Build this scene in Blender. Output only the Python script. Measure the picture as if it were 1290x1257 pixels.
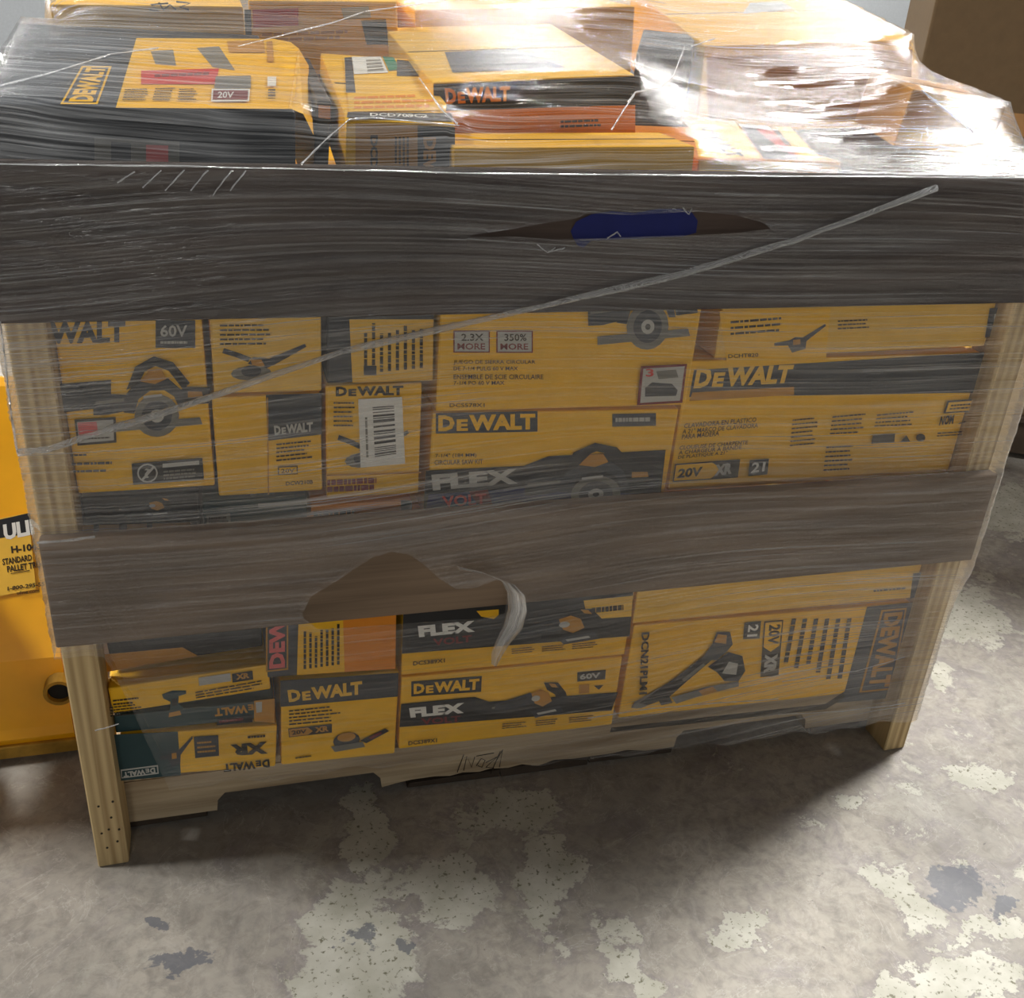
import bpy, bmesh, math, random
import numpy as np
from mathutils import Vector, Matrix
from mathutils.bvhtree import BVHTree
for o in list(bpy.data.objects): bpy.data.objects.remove(o)
scene = bpy.context.scene
C = scene.collection
random.seed(4)
rng = np.random.default_rng(7)
# ------------------------------------------------------------------ camera
CAM = Vector((0.2142, -1.0527, 1.0707)); YAW, PITCH, ROLL, FPX = 0.2915, 0.4756, 0.0682, 1282.0
fw = Vector((math.sin(YAW)*math.cos(PITCH), math.cos(YAW)*math.cos(PITCH), -math.sin(PITCH)))
rt0 = fw.cross(Vector((0, 0, 1))).normalized(); up0 = rt0.cross(fw)
rt = rt0*math.cos(ROLL) + up0*math.sin(ROLL); up = -rt0*math.sin(ROLL) + up0*math.cos(ROLL)
cd = bpy.data.cameras.new('camera'); cam = bpy.data.objects.new('camera', cd); C.objects.link(cam)
cd.sensor_fit = 'HORIZONTAL'; cd.sensor_width = 36; cd.lens = FPX*36/1290; cd.clip_start = .02
m = Matrix((rt, up, -fw)).transposed().to_4x4(); m.translation = CAM; cam.matrix_world = m
scene.camera = cam
# ------------------------------------------------------------------ world, lamps, exposure
w = bpy.data.worlds.new('world'); scene.world = w; w.use_nodes = True
w.node_tree.nodes['Background'].inputs[0].default_value = (.93, .96, 1, 1)
w.node_tree.nodes['Background'].inputs[1].default_value = .06
def lamp(name, loc, power, sx=1.3, sy=.5, target=None):
    l = bpy.data.lights.new(name, 'AREA'); l.shape = 'RECTANGLE'; l.size = sx; l.size_y = sy; l.energy = power
    l.color = (1, .98, .94)
    o = bpy.data.objects.new(name, l); C.objects.link(o); o.location = loc
    t = Vector(target) if target else Vector((loc[0], loc[1], 0))
    o.rotation_euler = (t-Vector(loc)).to_track_quat('-Z', 'Y').to_euler()
    return o
lamp('ceiling_lamp', (5.0, 1.9, 5.2), 720, target=(2, .8, 0))
lamp('ceiling_lamp', (-3.6, .95, 5.2), 370, target=(-1, .5, 0))
lamp('ceiling_lamp', (6.5, 8.5, 5.2), 150, target=(4, 5, 0))
lamp('ceiling_lamp', (3.3, 9.5, 5.2), 130, .7, .3, target=(1.5, 5, 0))
lamp('ceiling_lamp', (-2.2, 9.5, 5.2), 60, .7, .3, target=(-1, 5, 0))
lamp('ceiling_lamp', (7, 9.6, 5.2), 330, target=(7, 12, 1))  # added wall-washer out of view, only there to brighten the back wall
lamp('ceiling_lamp', (-5.5, 8.0, 5.2), 420, target=(-3, 4, 0))
lamp('ceiling_lamp', (-1.5, -13, 4.8), 135, target=(.3, 0, .6))
lamp('ceiling_lamp', (5.5, -12, 4.8), 70, target=(.8, 0, .6))
scene.view_settings.view_transform = 'Standard'; scene.view_settings.look = 'None'
scene.view_settings.gamma = 1; scene.view_settings.use_curve_mapping = False
scene.view_settings.exposure = 0.0
# ------------------------------------------------------------------ pixel helpers
def ray(px, py): return rt*((px-645)/FPX) + up*((628.5-py)/FPX) + fw
def onY(px, py, Y): d = ray(px, py); return CAM + d*((Y-CAM.y)/d.y)
def onZ(px, py, Z): d = ray(px, py); return CAM + d*((Z-CAM.z)/d.z)
def onP(px, py, P, n): d = ray(px, py); return CAM + d*((P-CAM).dot(n)/d.dot(n))
# ------------------------------------------------------------------ materials
def srgb(r, g, b):
    f = lambda c: (c/255/12.92 if c/255 <= .04045 else ((c/255+.055)/1.055)**2.4)
    return (f(r), f(g), f(b), 1)
MATS = {}
def nodes(name):
    m = bpy.data.materials.new(name); m.use_nodes = True; MATS[name] = m
    nt = m.node_tree; return m, nt, nt.nodes, nt.links, nt.nodes['Principled BSDF']
def plain(name, col, rough=.55, var=.06, spec=.35, scale=40, metal=0):
    m, nt, N, L, b = nodes(name)
    tc = N.new('ShaderNodeTexCoord'); no = N.new('ShaderNodeTexNoise'); no.inputs['Scale'].default_value = scale; no.inputs['Detail'].default_value = 4
    L.new(tc.outputs['Object'], no.inputs['Vector'])
    mr = N.new('ShaderNodeMapRange'); mr.inputs['To Min'].default_value = 1-var*2; mr.inputs['To Max'].default_value = 1+var*2
    L.new(no.outputs['Fac'], mr.inputs['Value'])
    mx = N.new('ShaderNodeVectorMath'); mx.operation = 'SCALE'; mx.inputs[0].default_value = col[:3]
    L.new(mr.outputs[0], mx.inputs['Scale']); L.new(mx.outputs[0], b.inputs['Base Color'])
    b.inputs['Roughness'].default_value = rough; b.inputs['Specular IOR Level'].default_value = spec; b.inputs['Metallic'].default_value = metal
    return m
plain('yellow', srgb(246, 190, 30)); plain('yellow_pale', srgb(238, 190, 70)); plain('orange', srgb(228, 140, 30))
plain('ochre', srgb(190, 135, 45)); plain('kraft', srgb(168, 128, 84), .8)
plain('black', srgb(34, 35, 38), .5); plain('charcoal', srgb(58, 62, 68), .5); plain('teal', srgb(38, 66, 70), .5)
plain('ink', srgb(46, 38, 26), .6); plain('grey', srgb(120, 118, 110)); plain('lightgrey', srgb(186, 186, 180)); plain('white', srgb(232, 232, 226))
plain('red', srgb(205, 50, 44)); plain('pink', srgb(225, 110, 110)); plain('green', srgb(30, 130, 100)); plain('darkred', srgb(120, 30, 34)); plain('blue_print', srgb(28, 40, 96))
plain('truck_yellow', srgb(250, 180, 16), .38, .08, .5, 14); plain('rubber', srgb(30, 30, 30), .8); plain('steel', srgb(150, 150, 148), .35, .05, .5, 30, .9)
plain('worn_paint', srgb(165, 128, 48), .7, .25, .3, 60); plain('blue_paint', srgb(14, 26, 96), .7, .12)
plain('brown_carton', srgb(106, 87, 63), .85, .08); plain('dark_wood', srgb(70, 60, 50), .85, .2)
plain('wall_paint', srgb(190, 195, 200), .8)
def wood(name, c0, c1, axis, rough=.7, sc=1.0, knots=.0):
    m, nt, N, L, b = nodes(name)
    tc = N.new('ShaderNodeTexCoord'); oi = N.new('ShaderNodeObjectInfo')
    ad = N.new('ShaderNodeVectorMath'); ad.operation = 'ADD'; L.new(tc.outputs['Object'], ad.inputs[0])
    sr = N.new('ShaderNodeVectorMath'); sr.operation = 'SCALE'; sr.inputs[0].default_value = (7, 3, 5); L.new(oi.outputs['Random'], sr.inputs['Scale']); L.new(sr.outputs[0], ad.inputs[1])
    mp = N.new('ShaderNodeMapping'); s = [70*sc]*3; s[axis] = 2.4*sc; mp.inputs['Scale'].default_value = s; L.new(ad.outputs[0], mp.inputs['Vector'])
    n1 = N.new('ShaderNodeTexNoise'); n1.inputs['Scale'].default_value = 1.5; n1.inputs['Detail'].default_value = 6; n1.inputs['Distortion'].default_value = 1.2; L.new(mp.outputs[0], n1.inputs['Vector'])
    wv = N.new('ShaderNodeTexWave'); wv.inputs['Scale'].default_value = .35; wv.inputs['Distortion'].default_value = 12; wv.inputs['Detail Scale'].default_value = .6; wv.inputs['Detail'].default_value = 3; L.new(mp.outputs[0], wv.inputs['Vector'])
    mx = N.new('ShaderNodeMath'); mx.operation = 'MULTIPLY_ADD'; mx.inputs[1].default_value = .28; L.new(wv.outputs['Fac'], mx.inputs[0]); 
    ml = N.new('ShaderNodeMath'); ml.operation = 'MULTIPLY'; ml.inputs[1].default_value = .75; L.new(n1.outputs['Fac'], ml.inputs[0]); L.new(ml.outputs[0], mx.inputs[2])
    cr = N.new('ShaderNodeValToRGB'); cr.color_ramp.elements[0].position = .2; cr.color_ramp.elements[1].position = .75
    cr.color_ramp.elements[0].color = c0; cr.color_ramp.elements[1].color = c1; L.new(mx.outputs[0], cr.inputs[0]); L.new(cr.outputs[0], b.inputs['Base Color'])
    bp = N.new('ShaderNodeBump'); bp.inputs['Strength'].default_value = .25; bp.inputs['Distance'].default_value = .002; L.new(mx.outputs[0], bp.inputs['Height']); L.new(bp.outputs[0], b.inputs['Normal'])
    b.inputs['Roughness'].default_value = rough; b.inputs['Specular IOR Level'].default_value = .25
    return m
wood('board_dark_x', srgb(52, 43, 39), srgb(80, 67, 60), 0); wood('board_dark_y', srgb(62, 50, 44), srgb(92, 76, 66), 1)
wood('board_mid_x', srgb(96, 80, 64), srgb(132, 112, 92), 0); wood('board_mid_y', srgb(96, 80, 64), srgb(132, 112, 92), 1)
wood('pine_z', srgb(150, 122, 82), srgb(214, 190, 142), 2, .7, .8); wood('pine_x', srgb(138, 118, 92), srgb(192, 174, 144), 0); wood('pine_y', srgb(138, 118, 92), srgb(192, 174, 144), 1)
# ------------------------------------------------------------------ object helpers
def link(name, mesh, parent=None):
    o = bpy.data.objects.new(name, mesh); C.objects.link(o)
    if parent: o.parent = parent
    return o
def tag(o, label, cat=None, group=None, kind=None):
    o['label'] = label
    if cat: o['category'] = cat
    if group: o['group'] = group
    if kind: o['kind'] = kind
    return o
def empty(name, loc=(0, 0, 0), rot=None):
    o = bpy.data.objects.new(name, None); C.objects.link(o); o.empty_display_size = .05
    if rot is None: o.matrix_world = Matrix.Translation(loc)
    else: mm = rot.to_4x4(); mm.translation = loc; o.matrix_world = mm
    return o
def mesh_from(name, V, F, mats, idx=None, smooth=False):
    me = bpy.data.meshes.new(name); me.from_pydata([tuple(v) for v in V], [], F)
    for k in mats: me.materials.append(MATS[k])
    if idx: me.polygons.foreach_set('material_index', idx)
    if smooth: me.polygons.foreach_set('use_smooth', [True]*len(me.polygons))
    me.update(); return me
def box_mesh(name, lo, hi, mat, bev=.002, seg=1, jitter=0):
    bm = bmesh.new(); bmesh.ops.create_cube(bm, size=1)
    lo, hi = Vector(lo), Vector(hi)
    for v in bm.verts:
        v.co = Vector([lo[i] + (v.co[i]+.5)*(hi[i]-lo[i]) + random.uniform(-jitter, jitter) for i in range(3)])
    if bev: bmesh.ops.bevel(bm, geom=bm.edges[:], offset=bev, segments=seg, affect='EDGES', profile=.6)
    me = bpy.data.meshes.new(name); bm.to_mesh(me); bm.free(); me.materials.append(MATS[mat]); return me
def part_box(name, lo, hi, mat, parent, bev=.002, jitter=0):
    lo, hi = Vector(lo), Vector(hi); c = (lo+hi)/2
    o = link(name, box_mesh(name, lo-c, hi-c, mat, bev, 1, jitter), parent); o.location = c; return o
def tube_mesh(name, pts, rad, mat, sides=8, cap=True):
    pts = [Vector(p) for p in pts]; V = []; F = []
    rads = rad if isinstance(rad, (list, tuple)) else [rad]*len(pts)
    for i, p in enumerate(pts):
        t = (pts[min(i+1, len(pts)-1)]-pts[max(i-1, 0)]).normalized()
        a = t.cross(Vector((0, 0, 1)))
        if a.length < .05: a = t.cross(Vector((1, 0, 0)))
        a.normalize(); b = t.cross(a)
        for k in range(sides):
            q = 2*math.pi*k/sides; V.append(p + (a*math.cos(q)+b*math.sin(q))*rads[i])
    for i in range(len(pts)-1):
        for k in range(sides):
            F.append((i*sides+k, i*sides+(k+1) % sides, (i+1)*sides+(k+1) % sides, (i+1)*sides+k))
    if cap: F.append(tuple(range(sides))); F.append(tuple(range((len(pts)-1)*sides, len(pts)*sides))[::-1])
    return mesh_from(name, V, F, [mat], smooth=True)
TXT = {}
def text_geo(s, bold=.02):
    if (s, bold) in TXT: return TXT[(s, bold)]
    cu = bpy.data.curves.new('t', 'FONT'); cu.body = s; cu.size = 1; cu.offset = bold; cu.resolution_u = 2
    o = bpy.data.objects.new('t', cu); C.objects.link(o)
    me = o.to_mesh(); V = np.array([v.co[:2] for v in me.vertices]); F = [tuple(p.vertices) for p in me.polygons]
    o.to_mesh_clear(); bpy.data.objects.remove(o); bpy.data.curves.remove(cu)
    lo = V.min(0); hi = V.max(0); V = (V-lo)/np.maximum(hi-lo, 1e-6)
    TXT[(s, bold)] = (V, F); return TXT[(s, bold)]
def circ(cx, cy, rx, ry=None, n=14, a0=0, a1=360):
    ry = rx if ry is None else ry
    return [(cx+rx*math.cos(math.radians(a0+(a1-a0)*i/(n if a1-a0 >= 360 else n-1))), cy+ry*math.sin(math.radians(a0+(a1-a0)*i/(n if a1-a0 >= 360 else n-1)))) for i in range(n)]
class Face:
    """flat print laid on one face of a carton: pixel corners are carried onto the face's plane"""
    def __init__(s, owner, P, n): s.o, s.P, s.n = owner, Vector(P), Vector(n).normalized(); s.k = 0; s.cur = None; s.inv = owner.matrix_world.inverted()
    def w(s, px): return onP(px[0], px[1], s.P, s.n)
    def part(s, name): s.flush(); s.cur = (name, [], [], [], [])
    def flush(s):
        if s.cur and s.cur[2]:
            n, V, F, mi, mats = s.cur
            o = link(n, mesh_from(n, V, F, mats, mi), s.o)
            if n == 'caption_text' and len(F) > 1: o['kind'] = 'stuff'
        s.cur = None
    def add(s, pts, faces, mat):
        if s.cur[0] in ('caption_text', 'printed_band', 'certification_marks') and s.cur[2]: s.part(s.cur[0])
        n, V, F, mi, mats = s.cur; s.k += 1
        if mat not in mats: mats.append(mat)
        off = s.n*(.0005+.00012*s.k); b = len(V)
        V.extend([s.inv @ (p+off) for p in pts])
        for f in faces:
            a, bq, cq = (pts[f[0]], pts[f[1]], pts[f[2]])
            F.append(tuple(b+i for i in f)); mi.append(mats.index(mat))
    def poly(s, pxs, mat): s.add([s.w(p) for p in pxs], [tuple(range(len(pxs)))], mat)
    def bil(s, q, uv):
        TL, TR, BR, BL = q
        return [TL*((1-u)*v) + TR*(u*v) + BR*(u*(1-v)) + BL*((1-u)*(1-v)) for u, v in uv]
    def text(s, t, q, mat, bold=.02):
        V, F = text_geo(t, bold); s.add(s.bil([s.w(p) for p in q], V), F, mat)
    def logo(s, q, mat, lead='DE', tail='WALT'):
        Q = [s.w(p) for p in q]
        def sub(u0, u1, v1):
            c = s.bil(Q, [(u0, v1), (u1, v1), (u1, 0), (u0, 0)]); return c
        if lead:
            V, F = text_geo('D', .05); s.add(s.bil(sub(0, .165, 1), V), F, mat)
            V, F = text_geo('E', .05); s.add(s.bil(sub(.185, .30, .74), V), F, mat)
            V, F = text_geo(tail, .05); s.add(s.bil(sub(.31, 1, 1), V), F, mat)
        else:
            V, F = text_geo(tail, .05); s.add(s.bil(Q, V), F, mat)
    def art(s, name, q, shapes):
        s.part(name); Q = [s.w(p) for p in q]
        for mat, uv in shapes: s.add(s.bil(Q, uv), [tuple(range(len(uv)))], mat)
    def lines(s, q, n, mat='ink', seed=0, fill=.55, ragged=.25):
        r = random.Random(seed); Q = [s.w(p) for p in q]; P = []; F = []
        for i in range(n):
            v1 = 1-(i+.5-fill/2)/n; v0 = 1-(i+.5+fill/2)/n; u = 0; end = 1-r.random()*ragged
            while u < end:
                l = r.uniform(.05, .16); e = min(u+l, end)
                b = len(P); P += s.bil(Q, [(u, v1), (e, v1), (e, v0), (u, v0)]); F.append((b, b+1, b+2, b+3)); u = e+.018
        s.add(P, F, mat)
    def bars(s, q, n, mat='black', seed=0):
        r = random.Random(seed); Q = [s.w(p) for p in q]; P = []; F = []; x = 0
        ws = [r.choice((1, 1, 2, 3)) for _ in range(2*n)]; T = sum(ws)
        for i, wd in enumerate(ws):
            if i % 2 == 0:
                b = len(P); P += s.bil(Q, [(0, 1-x/T), (1, 1-x/T), (1, 1-(x+wd)/T), (0, 1-(x+wd)/T)]); F.append((b, b+1, b+2, b+3))
            x += wd
        s.add(P, F, mat)
def R4(x0, y0, x1, y1, sl=0): # pixel rectangle whose lines fall (sl px per px) from left to right
    d = sl*(x1-x0); return [(x0, y0), (x1, y0+d), (x1, y1+d), (x0, y1)]
# unit-square pictures of tools
SAW = [('grey', [(.10, .17), (.92, .22), (.94, .13), (.10, .07)]), ('grey', circ(.55, .26, .19, .27, 20)), ('charcoal', circ(.55, .26, .13, .19, 18)), ('lightgrey', circ(.55, .26, .06, .085)), ('black', circ(.55, .26, .025, .035)),
       ('charcoal', [(.27, .32), (.30, .55), (.38, .70), (.52, .76), (.66, .72), (.76, .58), (.80, .36), (.74, .36), (.70, .50), (.62, .58), (.50, .58), (.40, .48), (.36, .30)]),
       ('black', [(.30, .60), (.38, .88), (.54, 1.0), (.70, .92), (.84, .66), (.78, .58), (.66, .82), (.55, .88), (.46, .82), (.40, .66)]),
       ('ochre', [(.42, .70), (.50, .84), (.60, .84), (.64, .72), (.54, .66)]), ('charcoal', [(.02, .30), (.02, .50), (.14, .56), (.30, .54), (.30, .34), (.14, .30)]), ('grey', [(.04, .47), (.28, .50), (.28, .46), (.04, .43)]),
       ('black', [(.78, .62), (.98, .60), (1, .40), (.80, .38)]), ('ochre', [(.82, .56), (.94, .55), (.95, .48), (.82, .48)]), ('lightgrey', [(.44, .52), (.60, .54), (.60, .51), (.44, .49)])]
GRINDER = [('charcoal', [(.3, .5), (.36, .68), (.55, .62), (.98, .98), (1, .9), (.62, .45), (.5, .34)]), ('charcoal', [(0, .82), (.02, .95), (.2, .8), (.34, .66), (.3, .55), (.15, .7)]), ('ochre', [(.33, .62), (.46, .6), (.5, .42), (.36, .4)]), ('grey', circ(.34, .24, .24, .2)), ('charcoal', circ(.34, .3, .12, .16)), ('black', [(.6, .58), (.75, .72), (.8, .66), (.66, .52)])]
SANDER = [('charcoal', circ(.3, .45, .22, .34)), ('ochre', circ(.3, .6, .15, .18)), ('grey', [(.04, .28), (.56, .34), (.6, .12), (.1, .04)]), ('black', [(.52, .4), (.94, .76), (1, .64), (.62, .26)]), ('darkred', [(.66, .48), (.86, .66), (.88, .58), (.7, .4)])]
NAILER = [('grey', [(0, .02), (.02, .10), (.48, .50), (.52, .44), (.30, .14), (.08, 0)]), ('black', [(.06, .08), (.36, .42), (.62, .72), (.68, .64), (.42, .30), (.30, .12), (.14, .04)]), ('charcoal', [(.56, .62), (.66, .84), (.70, 1), (.82, .98), (.84, .80), (.78, .70), (.70, .60)]), ('ochre', [(.68, .86), (.71, .97), (.79, .94), (.78, .82)]),
          ('black', [(.62, .52), (.80, .70), (.92, .62), (.94, .40), (.88, .26), (.76, .28), (.70, .42)]), ('lightgrey', [(.74, .40), (.80, .56), (.88, .52), (.86, .36)]), ('grey', [(.32, .12), (.60, .22), (.88, .26), (.88, .18), (.56, .10), (.36, .02)]), ('ochre', [(.54, .18), (.66, .22), (.70, .14), (.58, .10)]), ('black', [(.18, .20), (.24, .02), (.33, .04), (.28, .22)]), ('grey', [(.40, .38), (.58, .58), (.60, .55), (.42, .34)])]
RECIP = [('grey', [(0, .46), (.26, .54), (.26, .48), (0, .40)]), ('charcoal', [(.04, .56), (.26, .64), (.48, .74), (.58, .68), (.58, .42), (.30, .36), (.04, .36)]), ('black', [(.10, .54), (.30, .60), (.44, .66), (.44, .60), (.28, .52), (.10, .48)]), ('ochre', [(.50, .72), (.62, .80), (.72, .68), (.76, .42), (.64, .30), (.54, .42)]), ('lightgrey', circ(.555, .56, .055, .085)), ('black', [(.66, .98), (.84, .92), (.94, .62), (.98, .30), (.86, .22), (.80, .60), (.70, .76)]), ('ochre', [(.72, .94), (.80, .90), (.84, .78), (.76, .82)]), ('charcoal', [(.48, .20), (.86, .28), (.92, .08), (.54, .0)]), ('lightgrey', [(.56, .14), (.80, .19), (.82, .13), (.58, .08)])]
TRIMMER = [('teal', [(.1, .92), (.45, 1), (.9, .92), (.9, .8), (.65, .76), (.62, .5), (.78, .3), (.7, .12), (.95, .08), (.95, 0), (.05, 0), (.2, .18), (.34, .32), (.36, .6), (.14, .76)]), ('ochre', [(.3, .2), (.66, .22), (.7, .06), (.28, .04)]), ('black', [(.4, .7), (.6, .7), (.58, .44), (.42, .44)])]
STICK = [('charcoal', [(0, .45), (.3, .5), (.4, .6), (.55, .56), (.98, 1), (1, .92), (.62, .4), (.6, .1), (.34, 0), (.26, .3), (0, .34)]), ('ochre', [(.36, .5), (.5, .5), (.5, .3), (.36, .3)])]
# ------------------------------------------------------------------ cartons
CART = 'packed tool cartons behind the crate boards'
def carton(name, label, P, X, Yv, Z, dims, mat, group=None, cat='carton', parts=True, bev=.0025):
    """P = lower left front corner; X right, Yv into the crate, Z up"""
    X, Yv, Z = X.normalized(), Yv.normalized(), Z.normalized()
    base = P + X*dims[0]/2 + Yv*dims[1]/2
    rot = Matrix((X, Yv, Z)).transposed()
    e = empty(name, base, rot); tag(e, label, cat, group)
    b = link('carton_body', box_mesh('carton_body', (-dims[0]/2, -dims[1]/2, 0), (dims[0]/2, dims[1]/2, dims[2]), mat, bev, 2), e)
    t = link('closing_seam', box_mesh('closing_seam', (-dims[0]/2+.003, -.0015, dims[2]-.0004), (dims[0]/2-.003, .0015, dims[2]+.0004), 'ink', 0), e)
    e['_top'] = (base+Z*dims[2]).to_tuple(); bpy.context.view_layer.update()
    return e
TOPS = []
def front(name, label, q, Yf, mat, depth=.34, extra=0, group=CART, drop=0):
    TL, TR, BR, BL = [onY(a, b, Yf) for a, b in q]
    X = ((TR-TL)+(BR-BL)); X.y = 0; X.normalize(); Z = Vector((-X.z, 0, X.x))
    wd = ((TR-TL).dot(X)+(BR-BL).dot(X))/2 - .002; ht = ((TL-BL).dot(Z)+(TR-BR).dot(Z))/2 - .0012
    c = (TL+TR+BR+BL)/4; P = c - X*wd/2 - Z*ht/2
    over = max(P.x+wd*X.x, P.x+wd*X.x+ht*Z.x)-1.1785          # keep clear of the posts and on the deck
    if over > 0: wd -= over
    under = .0395-min(P.x, P.x+(ht+extra)*Z.x)
    if under > 0: P += X*under; wd -= under
    dip = .1012-min((P-Z*drop).z, (P-Z*drop+X*wd).z)
    if dip > 0: P += Z*dip; ht -= dip
    e = carton(name, label, P-Z*drop, X, Vector((0, 1, 0)), Z, (wd, depth, ht+extra+drop), mat, group)
    return e, Face(e, (0, Yf, 0), (0, -1, 0))
# ================================================================== SETTING
def floor_mat():
    m, nt, N, L, b = nodes('concrete')
    tc = N.new('ShaderNodeTexCoord'); P = tc.outputs['Object']
    def noise(scale, detail=6, dist=0, rough=.55, vec=None):
        n = N.new('ShaderNodeTexNoise'); n.inputs['Scale'].default_value = scale; n.inputs['Detail'].default_value = detail; n.inputs['Distortion'].default_value = dist; n.inputs['Roughness'].default_value = rough
        L.new(vec or P, n.inputs['Vector']); return n.outputs['Fac']
    def ramp(v, a, c, ca=(0, 0, 0, 1), cb=(1, 1, 1, 1)):
        r = N.new('ShaderNodeValToRGB'); r.color_ramp.elements[0].position = a; r.color_ramp.elements[1].position = c
        r.color_ramp.elements[0].color = ca; r.color_ramp.elements[1].color = cb; L.new(v, r.inputs[0]); return r.outputs[0]
    def mix(f, a, c):
        x = N.new('ShaderNodeMix'); x.data_type = 'RGBA'
        if hasattr(f, 'links') or not isinstance(f, (int, float)): L.new(f, x.inputs[0])
        else: x.inputs[0].default_value = f
        for i, v in ((6, a), (7, c)):
            if isinstance(v, tuple): x.inputs[i].default_value = v
            else: L.new(v, x.inputs[i])
        return x.outputs[2]
    def math_(op, a, c=None):
        x = N.new('ShaderNodeMath'); x.operation = op; x.use_clamp = op in ('ADD', 'SUBTRACT', 'MULTIPLY')
        for i, v in ((0, a), (1, c)):
            if v is None: continue
            if isinstance(v, (int, float)): x.inputs[i].default_value = v
            else: L.new(v, x.inputs[i])
        return x.outputs[0]
    base = ramp(noise(3.2, 8, .6), .3, .7, srgb(146, 141, 134), srgb(180, 173, 162))
    base = mix(ramp(noise(70, 4), .45, .75), base, srgb(150, 146, 138))
    base = mix(math_('MULTIPLY', ramp(noise(9, 6, 1.5), .56, .70), .55), base, srgb(128, 123, 122))
    nw = N.new('ShaderNodeTexNoise'); nw.inputs['Scale'].default_value = 13; nw.inputs['Detail'].default_value = 5; nw.inputs['Roughness'].default_value = .65; L.new(P, nw.inputs['Vector'])
    w1 = N.new('ShaderNodeVectorMath'); w1.operation = 'SUBTRACT'; w1.inputs[1].default_value = (.5, .5, .5); L.new(nw.outputs['Color'], w1.inputs[0])
    w2 = N.new('ShaderNodeVectorMath'); w2.operation = 'SCALE'; w2.inputs['Scale'].default_value = .16; L.new(w1.outputs[0], w2.inputs[0])
    w3 = N.new('ShaderNodeVectorMath'); w3.operation = 'ADD'; L.new(P, w3.inputs[0]); L.new(w2.outputs[0], w3.inputs[1]); PW = w3.outputs[0]
    base = mix(math_('MULTIPLY', ramp(noise(34, 10, .6, .75), .46, .66), .5), base, srgb(112, 107, 101))
    base = mix(math_('MULTIPLY', ramp(noise(17, 9, 1.4, .72), .55, .68), .4), base, srgb(196, 190, 182))
    rn = noise(7, 8, 1.2, .6)
    ab = N.new('ShaderNodeMath'); ab.operation = 'SUBTRACT'; L.new(rn, ab.inputs[0]); ab.inputs[1].default_value = .52
    ac = N.new('ShaderNodeMath'); ac.operation = 'ABSOLUTE'; L.new(ab.outputs[0], ac.inputs[0])
    base = mix(math_('MULTIPLY', ramp(ac.outputs[0], .0, .006, (1, 1, 1, 1), (0, 0, 0, 1)), .35), base, srgb(206, 200, 192))
    # placed patches: the worn coat has a shape of its own
    def blob(px, py, rx, ry, rot=0):
        c = onZ(px, py, 0)
        mp = N.new('ShaderNodeMapping'); mp.vector_type = 'TEXTURE'; mp.inputs['Location'].default_value = (c.x, c.y, 0); mp.inputs['Rotation'].default_value = (0, 0, rot); mp.inputs['Scale'].default_value = (rx, ry, 1)
        L.new(PW, mp.inputs['Vector']); ln = N.new('ShaderNodeVectorMath'); ln.operation = 'LENGTH'; L.new(mp.outputs[0], ln.inputs[0])
        mr = N.new('ShaderNodeMapRange'); mr.inputs['From Min'].default_value = 1.5; mr.inputs['From Max'].default_value = .3; L.new(ln.outputs['Value'], mr.inputs['Value']); return mr.outputs[0]
    acc = None
    for a in ((455, 1190, .075, .10, 0), (560, 1120, .07, .05, .2), (690, 1110, .04, .10, -.3), (420, 1250, .06, .05, 0), (640, 1030, .08, .05, 0), (460, 1040, .03, .08, 0), (800, 1215, .03, .05, .4), (930, 1170, .03, .02, 0),
              (1200, 770, .10, .08, .5), (1235, 980, .04, .03, 0), (1130, 1120, .03, .04, 0), (1200, 1240, .10, .03, 0), (1270, 640, .2, .12, 0), (1070, 1010, .025, .02, 0), (1240, 1170, .07, .012, 0)):
        bl = blob(*a); acc = bl if acc is None else math_('MAXIMUM', acc, bl)
    edge = math_('ADD', math_('MULTIPLY', acc, .34), math_('MULTIPLY', noise(9, 10, .5, .74), .86))
    edge = math_('ADD', edge, math_('MULTIPLY', math_('MAXIMUM', blob(1180, 960, .42, .6, 0), blob(1250, 700, .6, .6, 0)), .085))
    far = ramp(noise(5.5, 9, .9, .7), .58, .66)
    wm = math_('MAXIMUM', ramp(edge, .585, .62), math_('MULTIPLY', far, .28))
    speck = ramp(noise(130, 3, 0, .6), .34, .42)
    white = mix(speck, srgb(120, 118, 100), ramp(noise(20, 5), .3, .7, srgb(172, 170, 156), srgb(200, 198, 187)))
    col = mix(wm, base, white)
    lil = math_('MULTIPLY', ramp(edge, .50, .58), .35); col = mix(math_('SUBTRACT', lil, wm), col, srgb(132, 124, 132))
    st = None
    for a in ((225, 1205, .05, .018, .25), (200, 1160, .02, .02, 0), (515, 1185, .022, .02, 0), (445, 1180, .022, .03, 0), (1210, 1120, .06, .03, .2), (1265, 1140, .03, .02, 0)):
        bl = blob(*a); st = bl if st is None else math_('MAXIMUM', st, bl)
    se = math_('ADD', math_('MULTIPLY', st, .42), math_('MULTIPLY', noise(22, 8, .8, .7), .75))
    col = mix(math_('MULTIPLY', ramp(se, .62, .68), .75), col, srgb(96, 100, 110))
    sp2 = ramp(noise(48, 4, 1, .6), .70, .73); col = mix(math_('MULTIPLY', sp2, .5), col, srgb(84, 82, 84))
    L.new(col, b.inputs['Base Color'])
    rr = ramp(noise(8, 4), .3, .7, (.5, .5, .5, 1), (.75, .75, .75, 1)); L.new(rr, b.inputs['Roughness']); b.inputs['Specular IOR Level'].default_value = .3
    bp = N.new('ShaderNodeBump'); bp.inputs['Strength'].default_value = .25; bp.inputs['Distance'].default_value = .003
    L.new(math_('ADD', math_('MULTIPLY', wm, .4), math_('MULTIPLY', noise(60, 5), .5)), bp.inputs['Height']); L.new(bp.outputs[0], b.inputs['Normal'])
floor_mat()
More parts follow.
